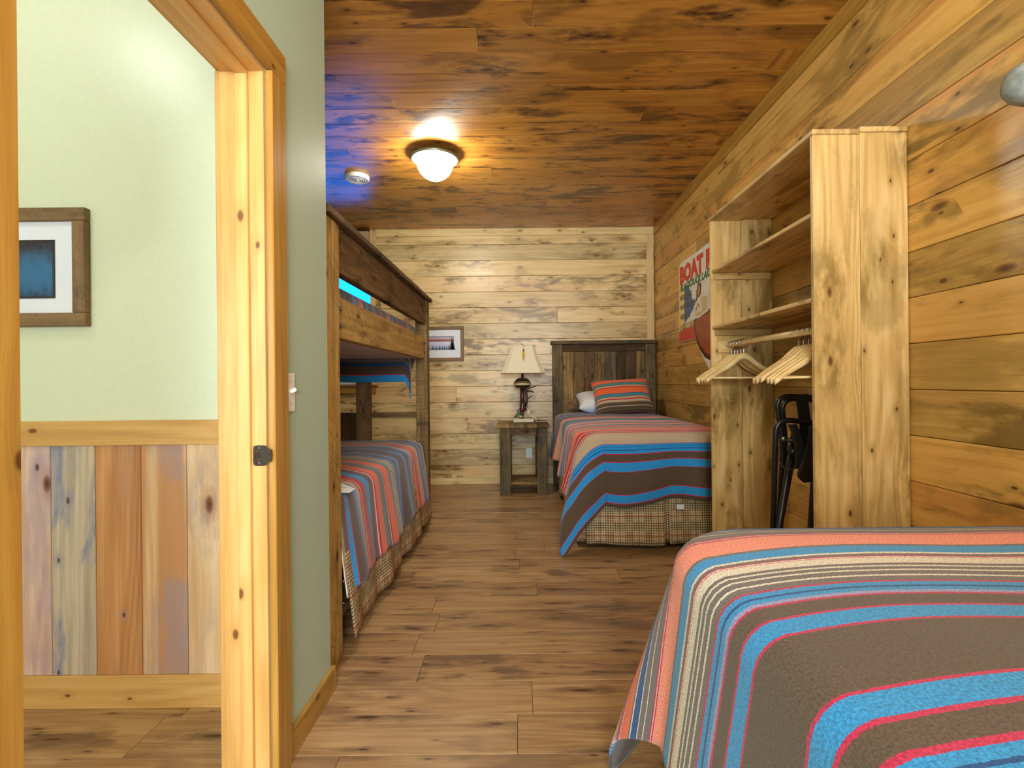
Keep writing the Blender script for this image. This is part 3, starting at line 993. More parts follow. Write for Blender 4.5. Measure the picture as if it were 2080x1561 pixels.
for x in (FX0 + .04, FX1 - .06):
    board('side_rail', bed, M['black_metal'], (x, x + .03), (FYF + .05, 5.545), (.20, .24), 0.002)
    for y in (FYF + .10, 4.5):
        board('leg', bed, M['black_metal'], (x, x + .03), (y, y + .03), (0, .20), 0.002)
board('slat_support', bed, M['black_metal'], (FX0 + .04, FX1 - .03), (FYF + .10, FYF + .13), (.20, .235), 0.002)
board('slat_support', bed, M['black_metal'], (FX0 + .04, FX1 - .03), (5.0, 5.03), (.20, .235), 0.002)
o = board('box_spring', None, M['black_cloth'], (FX0 + .01, FX1 - .01), (FYF + .02, 5.535), (.242, .49), .02, 2); tag(o, 'covered box spring under the mattress by the barnwood headboard', 'box spring')
mattress('mattress', (FX0, FX1), (FYF, 5.54), (.49, FZ - .012), 'mattress under the striped blanket by the barnwood headboard')
skirt('bed_skirt', [(FX0 - .012, 5.50), (FX0 - .012, FYF - .015), (FX1 + .012, FYF - .015)], .035, .50, 'brown and cream plaid bed skirt below the twin bed by the nightstand',
      seed=4, pleats=(2.06, 2.07 + .56), amp=.010)
o = bpy.data.objects['bed_skirt']
bl = blanket('striped_blanket', M['blanket_far'], FX0, FYH, FZ, FX1 - FX0, FYH - FYF, .43, .05, .49, -1,
             'striped wool blanket hanging over the foot of the twin bed beside the nightstand', seed=11, t0=.10, foldk=(11, 12), amp=.030, R=.13, sag=.022)
link('care_tag', box_mesh(.05, .03, .002, .0005), M['white_cotton'], bl, Matrix.Translation((1.06, FYF - .085, .300)) @ Matrix.Rotation(PI / 2 - .1, 4, 'X'))
pillow('white_pillow', M['white_cotton'], .66, .42, .17, Matrix.Translation((.93, 5.37, .925)) @ Matrix.Rotation(math.radians(18), 4, 'X'), 'white pillow lying under the striped cushion at the headboard')
pillow('striped_pillow', M['pillow_stripe'], .60, .42, .17, Matrix.Translation((1.03, 5.10, .985)) @ Matrix.Rotation(math.radians(-3), 4, 'Y') @ Matrix.Rotation(math.radians(52), 4, 'X'),
       'orange, brown and teal striped cushion with a red back propped on the bed', 'cushion', back=M['red_wool'])

# ------------------------------------------------------------------ near twin bed
NX0, NX1, NYF, NYH, NZ = .425, 1.44, 1.305, -.78, .752
bed2 = thing('twin_bed.001', (.93, .3, 0), 'twin bed in front of the open wardrobe, its frame hidden by bedding', 'bed')
for x in (NX0 + .04, NX1 - .06):
    board('side_rail', bed2, M['black_metal'], (x, x + .03), (NYH, NYF - .05), (.20, .24), 0.002)
    for y in (NYF - .13, -.5):
        board('leg', bed2, M['black_metal'], (x, x + .03), (y, y + .03), (0, .20), 0.002)
board('headboard', bed2, M['barn_dark'], (.36, 1.50), (NYH - .07, NYH - .01), (.0, 1.55), 0.004)
board('slat_support', bed2, M['black_metal'], (NX0 + .04, NX1 - .03), (NYF - .13, NYF - .10), (.20, .235), 0.002)
board('slat_support', bed2, M['black_metal'], (NX0 + .04, NX1 - .03), (-.4, -.37), (.20, .235), 0.002)
o = board('box_spring.001', None, M['black_cloth'], (NX0 + .01, NX1 - .01), (NYH, NYF - .02), (.242, .46), .02, 2); tag(o, 'covered box spring of the nearest bed, below its blanket', 'box spring')
mattress('mattress.001', (NX0, NX1), (NYH, NYF), (.46, NZ - .014), 'mattress under the blanket of the nearest bed')
skirt('bed_skirt.001', [(NX1 + .012, NYF + .015), (NX0 - .012, NYF + .015), (NX0 - .012, NYH)], .035, .48, 'plaid bed skirt glimpsed under the nearest striped blanket', seed=8, pleats=(.5, 1.6))
blanket('striped_blanket.001', M['blanket_near'], NX0, NYH, NZ, NX1 - NX0, NYF - NYH, .47, .05, .47, 1,
        'large striped wool blanket with coral, brown and bright blue bands on the nearest bed', seed=5, t0=.35, foldk=(6, 7), amp=.012, flare=(.14, .40), corner=1.2, step=.018, rb=.065, crown=.022, R=.16, voff=-.175)

# ------------------------------------------------------------------ bunk bed
bunk = thing('bunk_bed', (-1.3, 3.1, 0), 'rough-sawn barnwood bunk bed with bolted rails and a capped guard board', 'bunk bed')
BX1 = -.757          # outer face
BX0 = -1.86
BY0, BY1 = 1.975, 4.19
PH = 1.818


def post(x, y, m, h=PH):
    return board('post', bunk, M[m], x, y, (0, h), 0.004)


post((BX1 - .095, BX1), (BY0, 2.112), 'barn_gold')
post((BX1 - .095, BX1), (4.09, BY1), 'barn')
post((BX0, BX0 + .095), (BY0, 2.112), 'barn')
post((BX0, BX0 + .095), (4.09, BY1), 'barn')
board('post', bunk, M['barn_dark'], (-1.345, -1.235), (4.10, 4.17), (0, 1.34), 0.004)
board('cap', bunk, M['barn_dark'], (BX1 - .125, BX1 + .022), (BY0 - .03, BY1 + .04), (PH + .001, PH + .031), 0.004)
board('guard_rail', bunk, M['barn_dark'], (BX1 - .055, BX1 - .012), (2.113, 4.089), (1.622, 1.817), 0.003)
for nm, x in (('upper', (BX1 - .062, BX1 - .018)), ('back', (BX0 + .01, BX0 + .05))):
    rl = board('side_rail', bunk, M['barn_gold'], x, (2.113, 4.089), (1.342, 1.520), 0.003)
    rl2 = board('side_rail', bunk, M['barn'], x, (2.113, 4.089), (.150, .348), 0.003)
    if nm == 'upper':
        for r_, zs in ((rl, (1.395, 1.468)), (rl2, (.205, .300))):
            for y in (2.155, 4.05):
                for z in zs:
                    link('bolt', lathe([(0, .012), (.007, .012), (.008, .009), (.008, .004), (.014, .004), (.014, 0)], 12), M['zinc_bolt'], r_,
                         basis((BX1 - .018, y, z), (0, 1, 0), (0, 0, 1), (1, 0, 0)))
for z0, z1 in ((1.342, 1.52), (.15, .348)):
    board('end_rail', bunk, M['barn'], (BX0 + .096, BX1 - .096), (4.12, 4.165), (z0, z1), 0.003)
    board('end_rail', bunk, M['barn'], (BX0 + .096, BX1 - .096), (2.0, 2.045), (z0, z1), 0.003)
board('rung', bunk, M['barn_dark'], (-1.234, BX1 - .096), (4.115, 4.155), (.862, .905), 0.003)
board('rung', bunk, M['barn_dark'], (-1.234, BX1 - .096), (4.115, 4.155), (.50, .545), 0.003)
board('end_panel', bunk, M['barn_dark'], (BX0 + .096, -1.346), (4.115, 4.15), (.40, .905), 0.003)
for i in range(8):
    y = 2.25 + .24 * i
    board('slat', bunk, M['barn'], (BX0 + .051, BX1 - .051), (y, y + .08), (1.358, 1.374), 0.002)
    board('slat', bunk, M['barn'], (BX0 + .051, BX1 - .051), (y, y + .08), (.16, .18), 0.002)
o = board('bunk_board', None, M['ticking'], (BX0 + .055, BX1 - .066), (2.13, 4.08), (1.3435, 1.357), .002); tag(o, 'pale board under the upper bunk mattress', 'board')
mattress('mattress.002', (BX0 + .06, BX1 - .11), (2.13, 4.02), (1.376, 1.582), 'mattress on the upper bunk')
mattress('mattress.003', (BX0 + .055, BX1 - .085), (2.13, 4.03), (.181, .655), 'thick mattress on the lower bunk')
blanket('striped_blanket.002', M['blanket_upper'], BX0 + .06, 2.13, 1.598, BX1 - .113 - BX0 - .06, 4.03 - 2.13, .02, .17, .46, 1,
        'striped blanket on the upper bunk, its dark end hanging below the rail', seed=21, t0=.10, foldk=(9, 9), amp=.004, flare=(.0, .02), corner=1.3, rb=.035, crown=.03, R=.06)
blanket('striped_blanket.003', M['blanket_bunk'], BX0 + .06, 2.10, .672, BX1 - .085 - BX0 - .06, 4.04 - 2.10, .03, .47, .10, 1,
        'striped blanket spilling over the side of the lower bunk', seed=33, t0=.015, foldk=(13, 17), amp=.014, flare=(.13, .14), corner=1.0, rb=.06, crown=.03, R=.07)
skirt('bed_skirt.002', [(BX1 - .008, 2.15), (BX1 - .008, 4.085)], .055, .42, 'plaid bed skirt hanging outside the lower bunk rail', seed=14, pleats=(1.0, 1.55), amp=.010)
cd = link('paper_note', prism([(-.06, -.08), (.03, -.08), (.065, -.02), (.065, .06), (-.06, .06)], .0012), M['white_cotton'], None,
          Matrix.Translation((BX1 - .070, 2.26, .684)) @ Matrix.Rotation(math.radians(22), 4, 'Y'))
tag(cd, 'white paper note lying on the lower bunk blanket beside the post', 'note')
link('mark', prism([(-.012, .004), (-.004, -.004), (.016, .018), (.014, .020), (-.004, .000), (-.010, .007)], .0004), M['green_paint'], cd, WM[cd] @ Matrix.Translation((.02, .01, .0013)))
pillow('white_pillow.001', M['white_cotton'], .60, .36, .13, Matrix.Translation((-1.22, 2.34, 1.695)), 'white pillow on the upper bunk behind the near post')

# ------------------------------------------------------------------ nightstand
ns = thing('nightstand', (.025, 5.30, 0), 'small dark barnwood nightstand beside the headboard', 'nightstand')
nb = [-.243, -.12, .03, .165, .288]
for i, (a, b) in enumerate(zip(nb[:-1], nb[1:])):
    board('top_board', ns, M[['barn', 'barn_grey', 'barn', 'barn_dark'][i]], (a + .0008, b - .0008), (5.02, 5.56), (.681, .716), 0.003)
for x in ((-.215, -.103), (.158, .268)):
    for y in ((5.055, 5.115), (5.48, 5.54)):
        board('leg', ns, M['barn_grey'], x, y, (0, .680), 0.004)
board('apron', ns, M['barn_dark'], (-.102, .157), (5.07, 5.10), (.61, .680), 0.002)
board('apron', ns, M['barn_dark'], (-.102, .157), (5.49, 5.52), (.61, .680), 0.002)
for x in ((-.20, -.17), (.225, .255)):
    board('apron', ns, M['barn_dark'], x, (5.116, 5.479), (.61, .680), 0.002)
    board('shelf_rail', ns, M['barn_dark'], x, (5.116, 5.479), (.06, .098), 0.002)
for i in range(3):
    a = 5.10 + .135 * i
    board('shelf_board', ns, M['barn'], (-.168, .224), (a, a + .132), (.100, .125), 0.002)
board('shelf_rail', ns, M['barn_dark'], (-.169, .225), (5.12, 5.15), (.062, .099), 0.002)
board('shelf_rail', ns, M['barn_dark'], (-.169, .225), (5.44, 5.47), (.062, .099), 0.002)

# ------------------------------------------------------------------ table lamp made of an outboard motor
LX, LY, LZ = .03, 5.27, .716
lamp = thing('table_lamp', (LX, LY, LZ), 'table lamp built from a small outboard motor under a flared linen shade', 'lamp')
board('base', lamp, M['stone'], (LX - .105, LX + .105), (LY - .075, LY + .075), (LZ + .001, LZ + .043), 0.004)
board('base_foot', lamp, M['barn'], (LX - .11, LX + .11), (LY - .08, LY + .08), (LZ, LZ + .012), 0.003)
T = lambda x, y, z: Matrix.Translation((LX + x, LY + y, LZ + z))
link('cowling', lathe([(0, .110), (.03, .108), (.062, .095), (.083, .072), (.091, .045), (.088, .022), (.075, .006), (.05, .0), (0, 0)], 28), M['cowl'], lamp, T(-.01, 0, .362), True)
link('cowling_band', lathe([(.0905, 0), (.0945, .001), (.0945, .019), (.0905, .020)], 28), M['cream_paint'], lamp, T(-.01, 0, .394), True)
link('cowling_band', lathe([(.085, 0), (.0875, .001), (.0855, .006), (.083, .006)], 28), M['cream_paint'], lamp, T(-.01, 0, .424), True)
for a in (-2.0, -1.1, -.5):
    link('bolt', lathe([(0, .008), (.006, .007), (.007, 0)], 10), M['steel'], lamp, T(-.01 + .07 * math.cos(a), .07 * math.sin(a), .385) @ Matrix.Rotation(PI / 2, 4, 'X'))
link('drive_shaft', tube([(0, 0, 0), (0, 0, .21)], lambda t: .026 - .004 * t, 14), M['maroon'], lamp, T(-.012, 0, .165), True)
link('gear_case', lathe([(0, 0), (.018, .002), (.028, .02), (.034, .045), (.026, .07), (.030, .09), (.024, .11)], 20), M['maroon'], lamp, T(-.012, 0, .10), True)
link('skeg', tube([(0, 0, 0), (-.006, 0, .05), (0, 0, .12)], lambda t: .012 + .012 * t, 12), M['maroon'], lamp, T(-.012, 0, .04), True)
link('swivel_bracket', tube(smooth_path([(.02, -.01, .36), (.034, -.012, .28), (.03, -.01, .20), (.012, 0, .15)]), .012, 10), M['black_metal'], lamp, T(0, 0, 0), True)
link('tiller', tube(smooth_path([(.02, -.02, .34), (.07, -.05, .362), (.14, -.08, .386)]), .005, 8), M['black_metal'], lamp, T(0, 0, 0), True)
link('clamp_screw', tube(smooth_path([(.03, -.01, .33), (.08, -.03, .33), (.105, -.05, .318)]), .007, 8), M['black_metal'], lamp, T(0, 0, 0), True)
link('clamp_screw', tube(smooth_path([(.03, -.01, .24), (.06, -.03, .262), (.09, -.045, .285)]), .005, 8), M['black_metal'], lamp, T(0, 0, 0), True)
link('lower_fitting', lathe([(0, 0), (.014, 0), (.016, .02), (.010, .04), (0, .04)], 14), M['black_metal'], lamp, T(.03, 0, .13), True)
pr = thing('propeller', (LX - .055, LY - .02, LZ + .085)); place(pr, WM[pr], lamp)
link('hub', lathe([(0, -.02), (.010, -.016), (.014, 0), (.012, .02), (0, .024)], 14), M['green_paint'], pr, T(-.055, -.02, .085) @ Matrix.Rotation(PI / 2, 4, 'Y'), True)
for i in range(3):
    a = i * 2 * PI / 3 + .5
    bmesh_ = prism([(.0, -.008), (.02, -.022), (.044, -.018), (.052, 0), (.044, .018), (.02, .014)], .003)
    link('blade', bmesh_, M['green_paint'] if i else M['cream_paint'], pr, T(-.055, -.02, .085) @ Matrix.Rotation(a, 4, 'Y') @ Matrix.Rotation(.5, 4, 'X'))
link('stem', tube([(0, 0, 0), (0, 0, .30)], .012, 12), M['cowl'], lamp, T(-.008, 0, .465), True)
link('finial', lathe([(0, .03), (.006, .024), (.009, .014), (.005, .004), (.008, 0), (0, 0)], 12), M['bronze'], lamp, T(-.008, 0, .80), True)
# shade: flared rectangle with cut corners
sh = bmesh.new()
prof = []
for i in range(9):
    t = i / 8
    prof.append((.125 + .105 * (t ** 1.45), .285 * (1 - t)))
rings = []
for hw, z in prof:
    hd = hw * .72; c = hw * .22
    rings.append([sh.verts.new(p + (z,)) for p in [(-hw + c, -hd), (hw - c, -hd), (hw, -hd + c), (hw, hd - c), (hw - c, hd), (-hw + c, hd), (-hw, hd - c), (-hw, -hd + c)]])
for a, b in zip(rings[:-1], rings[1:]):
    for i in range(8): sh.faces.new((a[i], a[(i + 1) % 8], b[(i + 1) % 8], b[i]))
bmesh.ops.recalc_face_normals(sh, faces=sh.faces)
shade = link('lamp_shade', bm_mesh('shade', sh), M['linen'], lamp, T(0, 0, .520))
md = shade.modifiers.new('t', 'SOLIDIFY'); md.thickness = .003
for hw, z in ((prof[0][0], .285), (prof[-1][0], 0)):
    hd = hw * .72; c = hw * .22
    loop = [(-hw + c, -hd, z), (hw - c, -hd, z), (hw, -hd + c, z), (hw, hd - c, z), (hw - c, hd, z), (-hw + c, hd, z), (-hw, hd - c, z), (-hw, -hd + c, z), (-hw + c, -hd, z)]
    link('piping', tube(loop, .004, 6), M['linen_trim'], shade, T(0, 0, .520))
for sx, yy in ((-1, -1), (1, -1), (-1, -2), (1, -2)):
    pts = []
    for hw, z in prof:
        hd = hw * .72; c = hw * .22
        pts.append((sx * (hw - c), -hd, z) if yy == -1 else (sx * hw, -hd + c, z))
    link('piping', tube(pts, .0025, 6), M['linen_trim'], shade, T(0, 0, .520))
lu = thing('fishing_lure', (LX, LY - .11, LZ + .75)); place(lu, WM[lu], lamp)
link('lure_body', lathe([(0, 0), (.006, .006), (.013, .03), (.012, .05), (.006, .075), (0, .08)], 14), M['lure_yellow'], lu, T(.0, -.128, .665), True)
link('lure_back', lathe([(0, 0), (.007, .004), (.010, .015), (.006, .03), (0, .034)], 12), M['lure_red'], lu, T(.004, -.126, .732), True)
link('hook', tube(smooth_path([(0, 0, 0), (.004, 0, -.012), (.010, 0, -.016), (.012, 0, -.008)]), .0018, 6), M['bronze'], lu, T(-.001, -.128, .665))
link('hanger', tube([(0, 0, 0), (.002, .02, .05)], .0012, 6), M['bronze'], lu, T(.004, -.122, .762))
link('power_cord', tube(smooth_path([(.03, -.02, .165), (.045, -.05, .13), (.075, -.06, .07), (.125, -.075, .052), (.13, -.06, .012), (.14, .0, .006), (.20, .05, .006), (.245, .03, .006), (.268, .0, -.01),
                                    (.282, .05, -.2), (.27, .15, -.45), (.262, .22, -.60), (.255, .27, -.66)]), .004, 8), M['cord_white'], lamp, T(0, 0, 0), True)
link('cord_switch', box_mesh(.02, .014, .045, .004, 2), M['cord_white'], lamp, T(.05, -.052, .115) @ Matrix.Rotation(.4, 4, 'Y'))

# outlet and switch
ou = thing('outlet', (.09, YB, .345), 'white wall outlet behind the nightstand', 'outlet')
board('cover', ou, M['white_plastic'], (.055, .125), (YB - .006, YB), (.287, .402), 0.002, 2)
for z in (.32, .37):
    link('socket', lathe([(0, .002), (.014, .0015), (.015, 0)], 20), M['mat_white'], ou, basis((.09, YB - .006, z), (1, 0, 0), (0, 0, 1), (0, -1, 0)))
sw = thing('light_switch', (XL, 1.556, 1.122), 'white toggle light switch plate on the sage wall by the door casing', 'light switch')
board('plate', sw, M['white_plastic'], (XL, XL + .007), (1.523, 1.590), (1.062, 1.182), 0.003, 2)
link('toggle', box_mesh(.020, .009, .012, .002, 1), M['white_plastic'], sw, Matrix.Translation((XL + .015, 1.558, 1.128)) @ Matrix.Rotation(-.5, 4, 'Y'))
for z in (1.088, 1.156):
    link('screw', lathe([(0, .0015), (.0025, .001), (.003, 0)], 10), M['steel'], sw, basis((XL + .007, 1.558, z), (0, 1, 0), (0, 0, 1), (1, 0, 0)))


# ------------------------------------------------------------------ framed pictures
def grad_mat(name, kind):
    k = NT(name)
    g = k.n('ShaderNodeTexCoord').outputs['Generated']
    sp = k.n('ShaderNodeSeparateXYZ'); k.l(g, sp.inputs[0])
    u, v = sp.outputs[0], sp.outputs[1]
    if kind == 'lake':
        n = k.noise(k.xyz(k.math('MULTIPLY', u, 3), k.math('MULTIPLY', v, 18), 0), 1.0, 4, .6)
        y = k.math('ADD', v, k.math('MULTIPLY', k.math('SUBTRACT', n, .5), .10))
        cr = k.n('ShaderNodeValToRGB')
        e = cr.color_ramp.elements
        e[0].position = 0; e[0].color = C('4a5a78')
        e[1].position = 1; e[1].color = C('5a6484')
        for p, c in ((.10, '8c9cc0'), (.35, 'c4c8e4'), (.58, 'dfd6e4'), (.62, '6a4a52'), (.72, '96584a'), (.78, 'c88c84'), (.88, 'c2b4cc')):
            x = e.new(p); x.color = C(c)
        k.l(y, cr.inputs[0]); col = cr.outputs[0]
    else:
        n = k.noise(k.xyz(k.math('MULTIPLY', u, 9), k.math('MULTIPLY', v, 5), 0), 1.0, 4, .65)
        cr = k.n('ShaderNodeValToRGB')
        e = cr.color_ramp.elements
        e[0].position = .0; e[0].color = C('1d3550')
        e[1].position = 1; e[1].color = C('231a1c')
        for p, c in ((.25, '2f6a94'), (.5, '2e6c98'), (.72, '305878'), (.86, '2c2c3c')):
            x = e.new(p); x.color = C(c)
        k.l(k.math('ADD', v, k.math('MULTIPLY', k.math('SUBTRACT', n, .5), .5)), cr.inputs[0])
        col = cr.outputs[0]
        st = k.noise(k.xyz(k.math('MULTIPLY', u, 60), k.math('MULTIPLY', v, 22), 2), 1.0, 3, .6)
        col = k.mix(k.sstep(st, .62, .70), col, C('6a4a9c'))
        col = k.mix(k.sstep(st, .70, .76), col, C('b8c4e8'))
        eg = k.math('MAXIMUM', k.math('ABSOLUTE', k.math('SUBTRACT', u, .5)), k.math('ABSOLUTE', k.math('SUBTRACT', v, .5)))
        col = k.mix(k.sstep(eg, .44, .49), col, C('2c201c'))
    k.l(col, k.b.inputs['Base Color'])
    k.b.inputs['Roughness'].default_value = .35
    return k.m


def picture(name, x, z, y, fw, img, label, mat):
    """hangs on a wall whose face is at y, facing -Y"""
    t = thing(name, ((x[0] + x[1]) / 2, y, z[0]), label, 'picture')
    board('frame', t, M['frame_wood'], (x[0], x[1]), (y - .026, y), (z[1] - fw, z[1]), 0.003)
    board('frame', t, M['frame_wood'], (x[0], x[1]), (y - .026, y), (z[0], z[0] + fw), 0.003)
    board('frame', t, M['frame_wood'], (x[0], x[0] + fw), (y - .026, y), (z[0] + fw, z[1] - fw), 0.003)
    board('frame', t, M['frame_wood'], (x[1] - fw, x[1]), (y - .026, y), (z[0] + fw, z[1] - fw), 0.003)
    board('mat_board', t, M['mat_white'], (x[0] + fw - .002, x[1] - fw + .002), (y - .012, y - .002), (z[0] + fw - .002, z[1] - fw + .002), 0)
    (ix0, ix1), (iz0, iz1) = img
    me = box_mesh(ix1 - ix0, iz1 - iz0, .002)
    link('print', me, mat, t, basis(((ix0 + ix1) / 2, y - .0130, (iz0 + iz1) / 2), (1, 0, 0), (0, 0, 1), (0, -1, 0)))
    return t


picture('framed_picture', (-2.02, -1.536), (1.362, 1.782), YE, .047, ((-1.90, -1.652), (1.462, 1.670)), 'wood-framed picture of deep blue water on the passage wall', grad_mat('blue_print', 'night'))
pc = picture('framed_picture.001', (-1.13, -.630), (1.386, 1.772), YB, .036, ((-1.02, -.738), (1.512, 1.664)), 'wood-framed picture of a lake with dark pines on the end wall', grad_mat('lake_print', 'lake'))
pine = plain('pine_print', '1e2c34', .4)
rt = random.Random(5)
for x, hgt, b in ((-.975, .05, 1.512), (-.94, .042, 1.512), (-.90, .05, 1.512), (-.872, .046, 1.512), (-.845, .05, 1.512), (-.82, .044, 1.512), (-.795, .06, 1.512), (-.765, .14, 1.512), (-.752, .13, 1.512)):
    out = []
    n = 6
    for i in range(n):
        wv = hgt * .24 * (1 - i / n)
        out += [(wv, hgt * i / n), (wv * .5, hgt * (i + .9) / n)]
    out = [(a, b_) for a, b_ in out] + [(0, hgt)] + [(-a, b_) for a, b_ in reversed(out)]
    link('pine_silhouette', prism(out, .0004), pine, pc, basis((x, YB - .0142, b), (1, 0, 0), (0, 0, 1), (0, -1, 0)))

# ------------------------------------------------------------------ open wardrobe
WX0, WX1, WY0, WY1, WZ = 1.147, 1.517, 1.955, 3.03, 2.10
wd = thing('wardrobe', (1.33, 2.5, 0), 'tall open pine wardrobe with shelves and a hanging rod on the plank wall', 'wardrobe')
TH = .022
XM = 1.331
for (y0, y1) in ((WY0, WY0 + TH), (WY1 - TH, WY1)):
    board('side_board', wd, M['closet_pine'], (WX0, XM - .001), (y0, y1), (0, WZ), 0.003)
    board('side_board', wd, M['closet_pine'], (XM + .001, WX1), (y0 + .0008, y1 - .0008), (0, WZ + .008), 0.003)
board('top_board', wd, M['closet_pine'], (WX0 - .003, XM - .0015), (WY0 - .003, WY1 + .003), (WZ + .0005, WZ + .021), 0.003)
board('top_board', wd, M['closet_pine'], (XM + .0005, WX1), (WY0 - .003, WY1 + .003), (WZ + .0088, WZ + .030), 0.003)
for i, z in enumerate((1.785, 1.450)):
    sv = board('shelf', wd, M['closet_pine'], (WX0 + .004, XM - .001), (WY0 + TH + .0005, WY1 - TH - .0005), (z, z + .019), 0.003)
    sv2 = board('shelf', wd, M['closet_pine'], (XM + .001, WX1), (WY0 + TH + .0005, WY1 - TH - .0005), (z, z + .019), 0.003)
    board('cleat', sv, M['closet_pine'], (WX0 + .02, WX1 - .02), (WY1 - TH - .018, WY1 - TH - .0005), (z - .04, z - .0005), 0.002)
    board('cleat', sv, M['closet_pine'], (WX0 + .02, WX1 - .02), (WY0 + TH + .0005, WY0 + TH + .018), (z - .04, z - .0005), 0.002)
RX, RZ = 1.245, 1.353
for y0, y1 in ((WY0 + TH, WY0 + TH + .018), (WY1 - TH - .018, WY1 - TH)):
    board('rod_block', wd, M['closet_pine'], (WX0 + .035, WX0 + .20), (y0, y1), (RZ - .045, RZ + .055), 0.002)
link('rod', tube([(RX, WY0 + TH + .018, RZ), (RX, WY1 - TH - .018, RZ)], .016, 16), M['hanger'], wd, None, True)

# hangers
def hanger_mesh():
    bm = bmesh.new()
    n = 22
    rows = []
    for i in range(n + 1):
        u = -1 + 2 * i / n
        a = abs(u)
        x = u * .222
        top = -.068 - .118 * (a ** 1.25) + .014 * math.cos(min(a * 7, PI))
        hgt = .036 - .016 * a + (.004 if a > .9 else 0)
        th = .009 + .004 * (1 - a)
        yb = -.03 * a ** 2
        rows.append([bm.verts.new((x, yb - th, top - .004)), bm.verts.new((x, yb - th * .5, top)), bm.verts.new((x, yb + th * .5, top)), bm.verts.new((x, yb + th, top - .004)),
                     bm.verts.new((x, yb + th, top - hgt + .004)), bm.verts.new((x, yb + th * .5, top - hgt)), bm.verts.new((x, yb - th * .5, top - hgt)), bm.verts.new((x, yb - th, top - hgt + .004))])
    for a, b in zip(rows[:-1], rows[1:]):
        for k in range(8): bm.faces.new((a[k], a[(k + 1) % 8], b[(k + 1) % 8], b[k]))
    bm.faces.new(rows[0]); bm.faces.new(rows[-1])
    bmesh.ops.recalc_face_normals(bm, faces=bm.faces)
    return bm_mesh('hanger_body', bm)


hm_ = hanger_mesh()
hook_pts = [(0, 0, -.075), (0, 0, -.030)] + [(.0205 * math.sin(a), 0, .0205 * -math.cos(a)) for a in [x * PI / 8 for x in range(1, 13)]]
hook_pts = [(0, 0, -.075), (0, 0, -.040)] + [(.0255 * math.cos(a), 0, -.0065 + .0255 * math.sin(a)) for a in [math.radians(d) for d in range(-75, 181, 17)]]
hook_pts = smooth_path(hook_pts, 2)
hk_ = tube(hook_pts, .0024, 6)
bar_ = tube([(-.205, -.025, -.196), (.205, -.025, -.196)], .0055, 8)
hang0 = thing('clothes_hanger', (RX, 2.3, RZ), 'x', 'hanger')
link('shoulder_bar', hm_, M['hanger'], hang0, WM[hang0], True)
link('hook', hk_, M['steel'], hang0, WM[hang0], True)
link('trouser_bar', bar_, M['hanger'], hang0, WM[hang0], True)


def dup(root, Mx, label, group):
    r_ = root.copy(); COL.objects.link(r_)
    place(r_, Mx)
    r_['label'] = label; r_['group'] = group
    for ch in list(root.children):
        c = ch.copy(); COL.objects.link(c)
        c.parent = r_
        c.matrix_basis = ch.matrix_basis
    return r_


far_y = [2.955, 2.915, 2.875, 2.835, 2.795]
near_y = [2.245, 2.205, 2.165, 2.125, 2.085, 2.045]
words_far = ['pale wooden clothes hanger at the end of the rod, farthest of the far bunch', 'pale wooden clothes hanger, second from the far end of the rod',
             'pale wooden clothes hanger in the middle of the far bunch', 'pale wooden clothes hanger, next to last of the far bunch', 'pale wooden clothes hanger at the front of the far bunch']
words_near = ['pale wooden clothes hanger, first of the nearer bunch after the bare rod', 'pale wooden clothes hanger, second of the nearer bunch', 'pale wooden clothes hanger, third of the nearer bunch',
              'pale wooden clothes hanger, fourth of the nearer bunch', 'pale wooden clothes hanger, fifth of the nearer bunch half behind the wardrobe side', 'pale wooden clothes hanger closest to the wardrobe near side']
rh = random.Random(2)
first = True
for y, lb, g in [(y, l, 'hangers at the far end of the rod') for y, l in zip(far_y, words_far)] + [(y, l, 'hangers at the near end of the rod') for y, l in zip(near_y, words_near)]:
    Mx = Matrix.Translation((RX, y, RZ)) @ Matrix.Rotation(rh.uniform(-.06, .06), 4, 'Z') @ Matrix.Rotation(rh.uniform(-.02, .02), 4, 'Y')
    if first:
        place(hang0, Mx); hang0['label'] = lb; hang0['group'] = g; first = False
    else:
        dup(hang0, Mx, lb, g)

# folded black rack / chair leaning inside the wardrobe
rk = thing('folding_stand', (1.36, 2.45, 0), 'folded black metal tube stand with dark webbing straps leaning in the wardrobe', 'folding stand')


def tb(name, pts, r=.013, mat='black_metal', parent=rk, rr=.07):
    return link(name, tube(round_path(pts, rr, 6), r, 10), M[mat], parent, None, True)


tb('frame_tube', [(1.235, 2.50, .02), (1.240, 2.44, .955), (1.50, 2.42, .925), (1.505, 2.48, .02)], .0135)
tb('frame_tube', [(1.30, 2.60, .02), (1.315, 2.52, .80), (1.270, 2.50, 1.065), (1.50, 2.50, 1.055), (1.49, 2.52, .80), (1.47, 2.60, .02)], .0125)
tb('frame_tube', [(1.335, 2.64, .02), (1.350, 2.56, .80), (1.318, 2.54, 1.050), (1.505, 2.53, 1.045), (1.50, 2.56, .8), (1.49, 2.64, .02)], .0125)
tb('cross_leg', [(1.165, 2.42, .012), (1.215, 2.42, .30), (1.330, 2.44, .90)], .0135)
tb('cross_leg', [(1.245, 2.47, .012), (1.255, 2.47, .36), (1.370, 2.48, .90)], .0135)
tb('cross_bar', [(1.262, 2.43, .855), (1.500, 2.43, .840)], .010)
link('pivot', tube([(1.30, 2.40, .80), (1.34, 2.50, .80)], .018, 12), M['black_metal'], rk, None, True)
link('pivot', lathe([(0, .012), (.010, .010), (.012, 0)], 12), M['steel'], rk, basis((1.265, 2.42, .862), (1, 0, 0), (0, 0, 1), (0, -1, 0)), True)


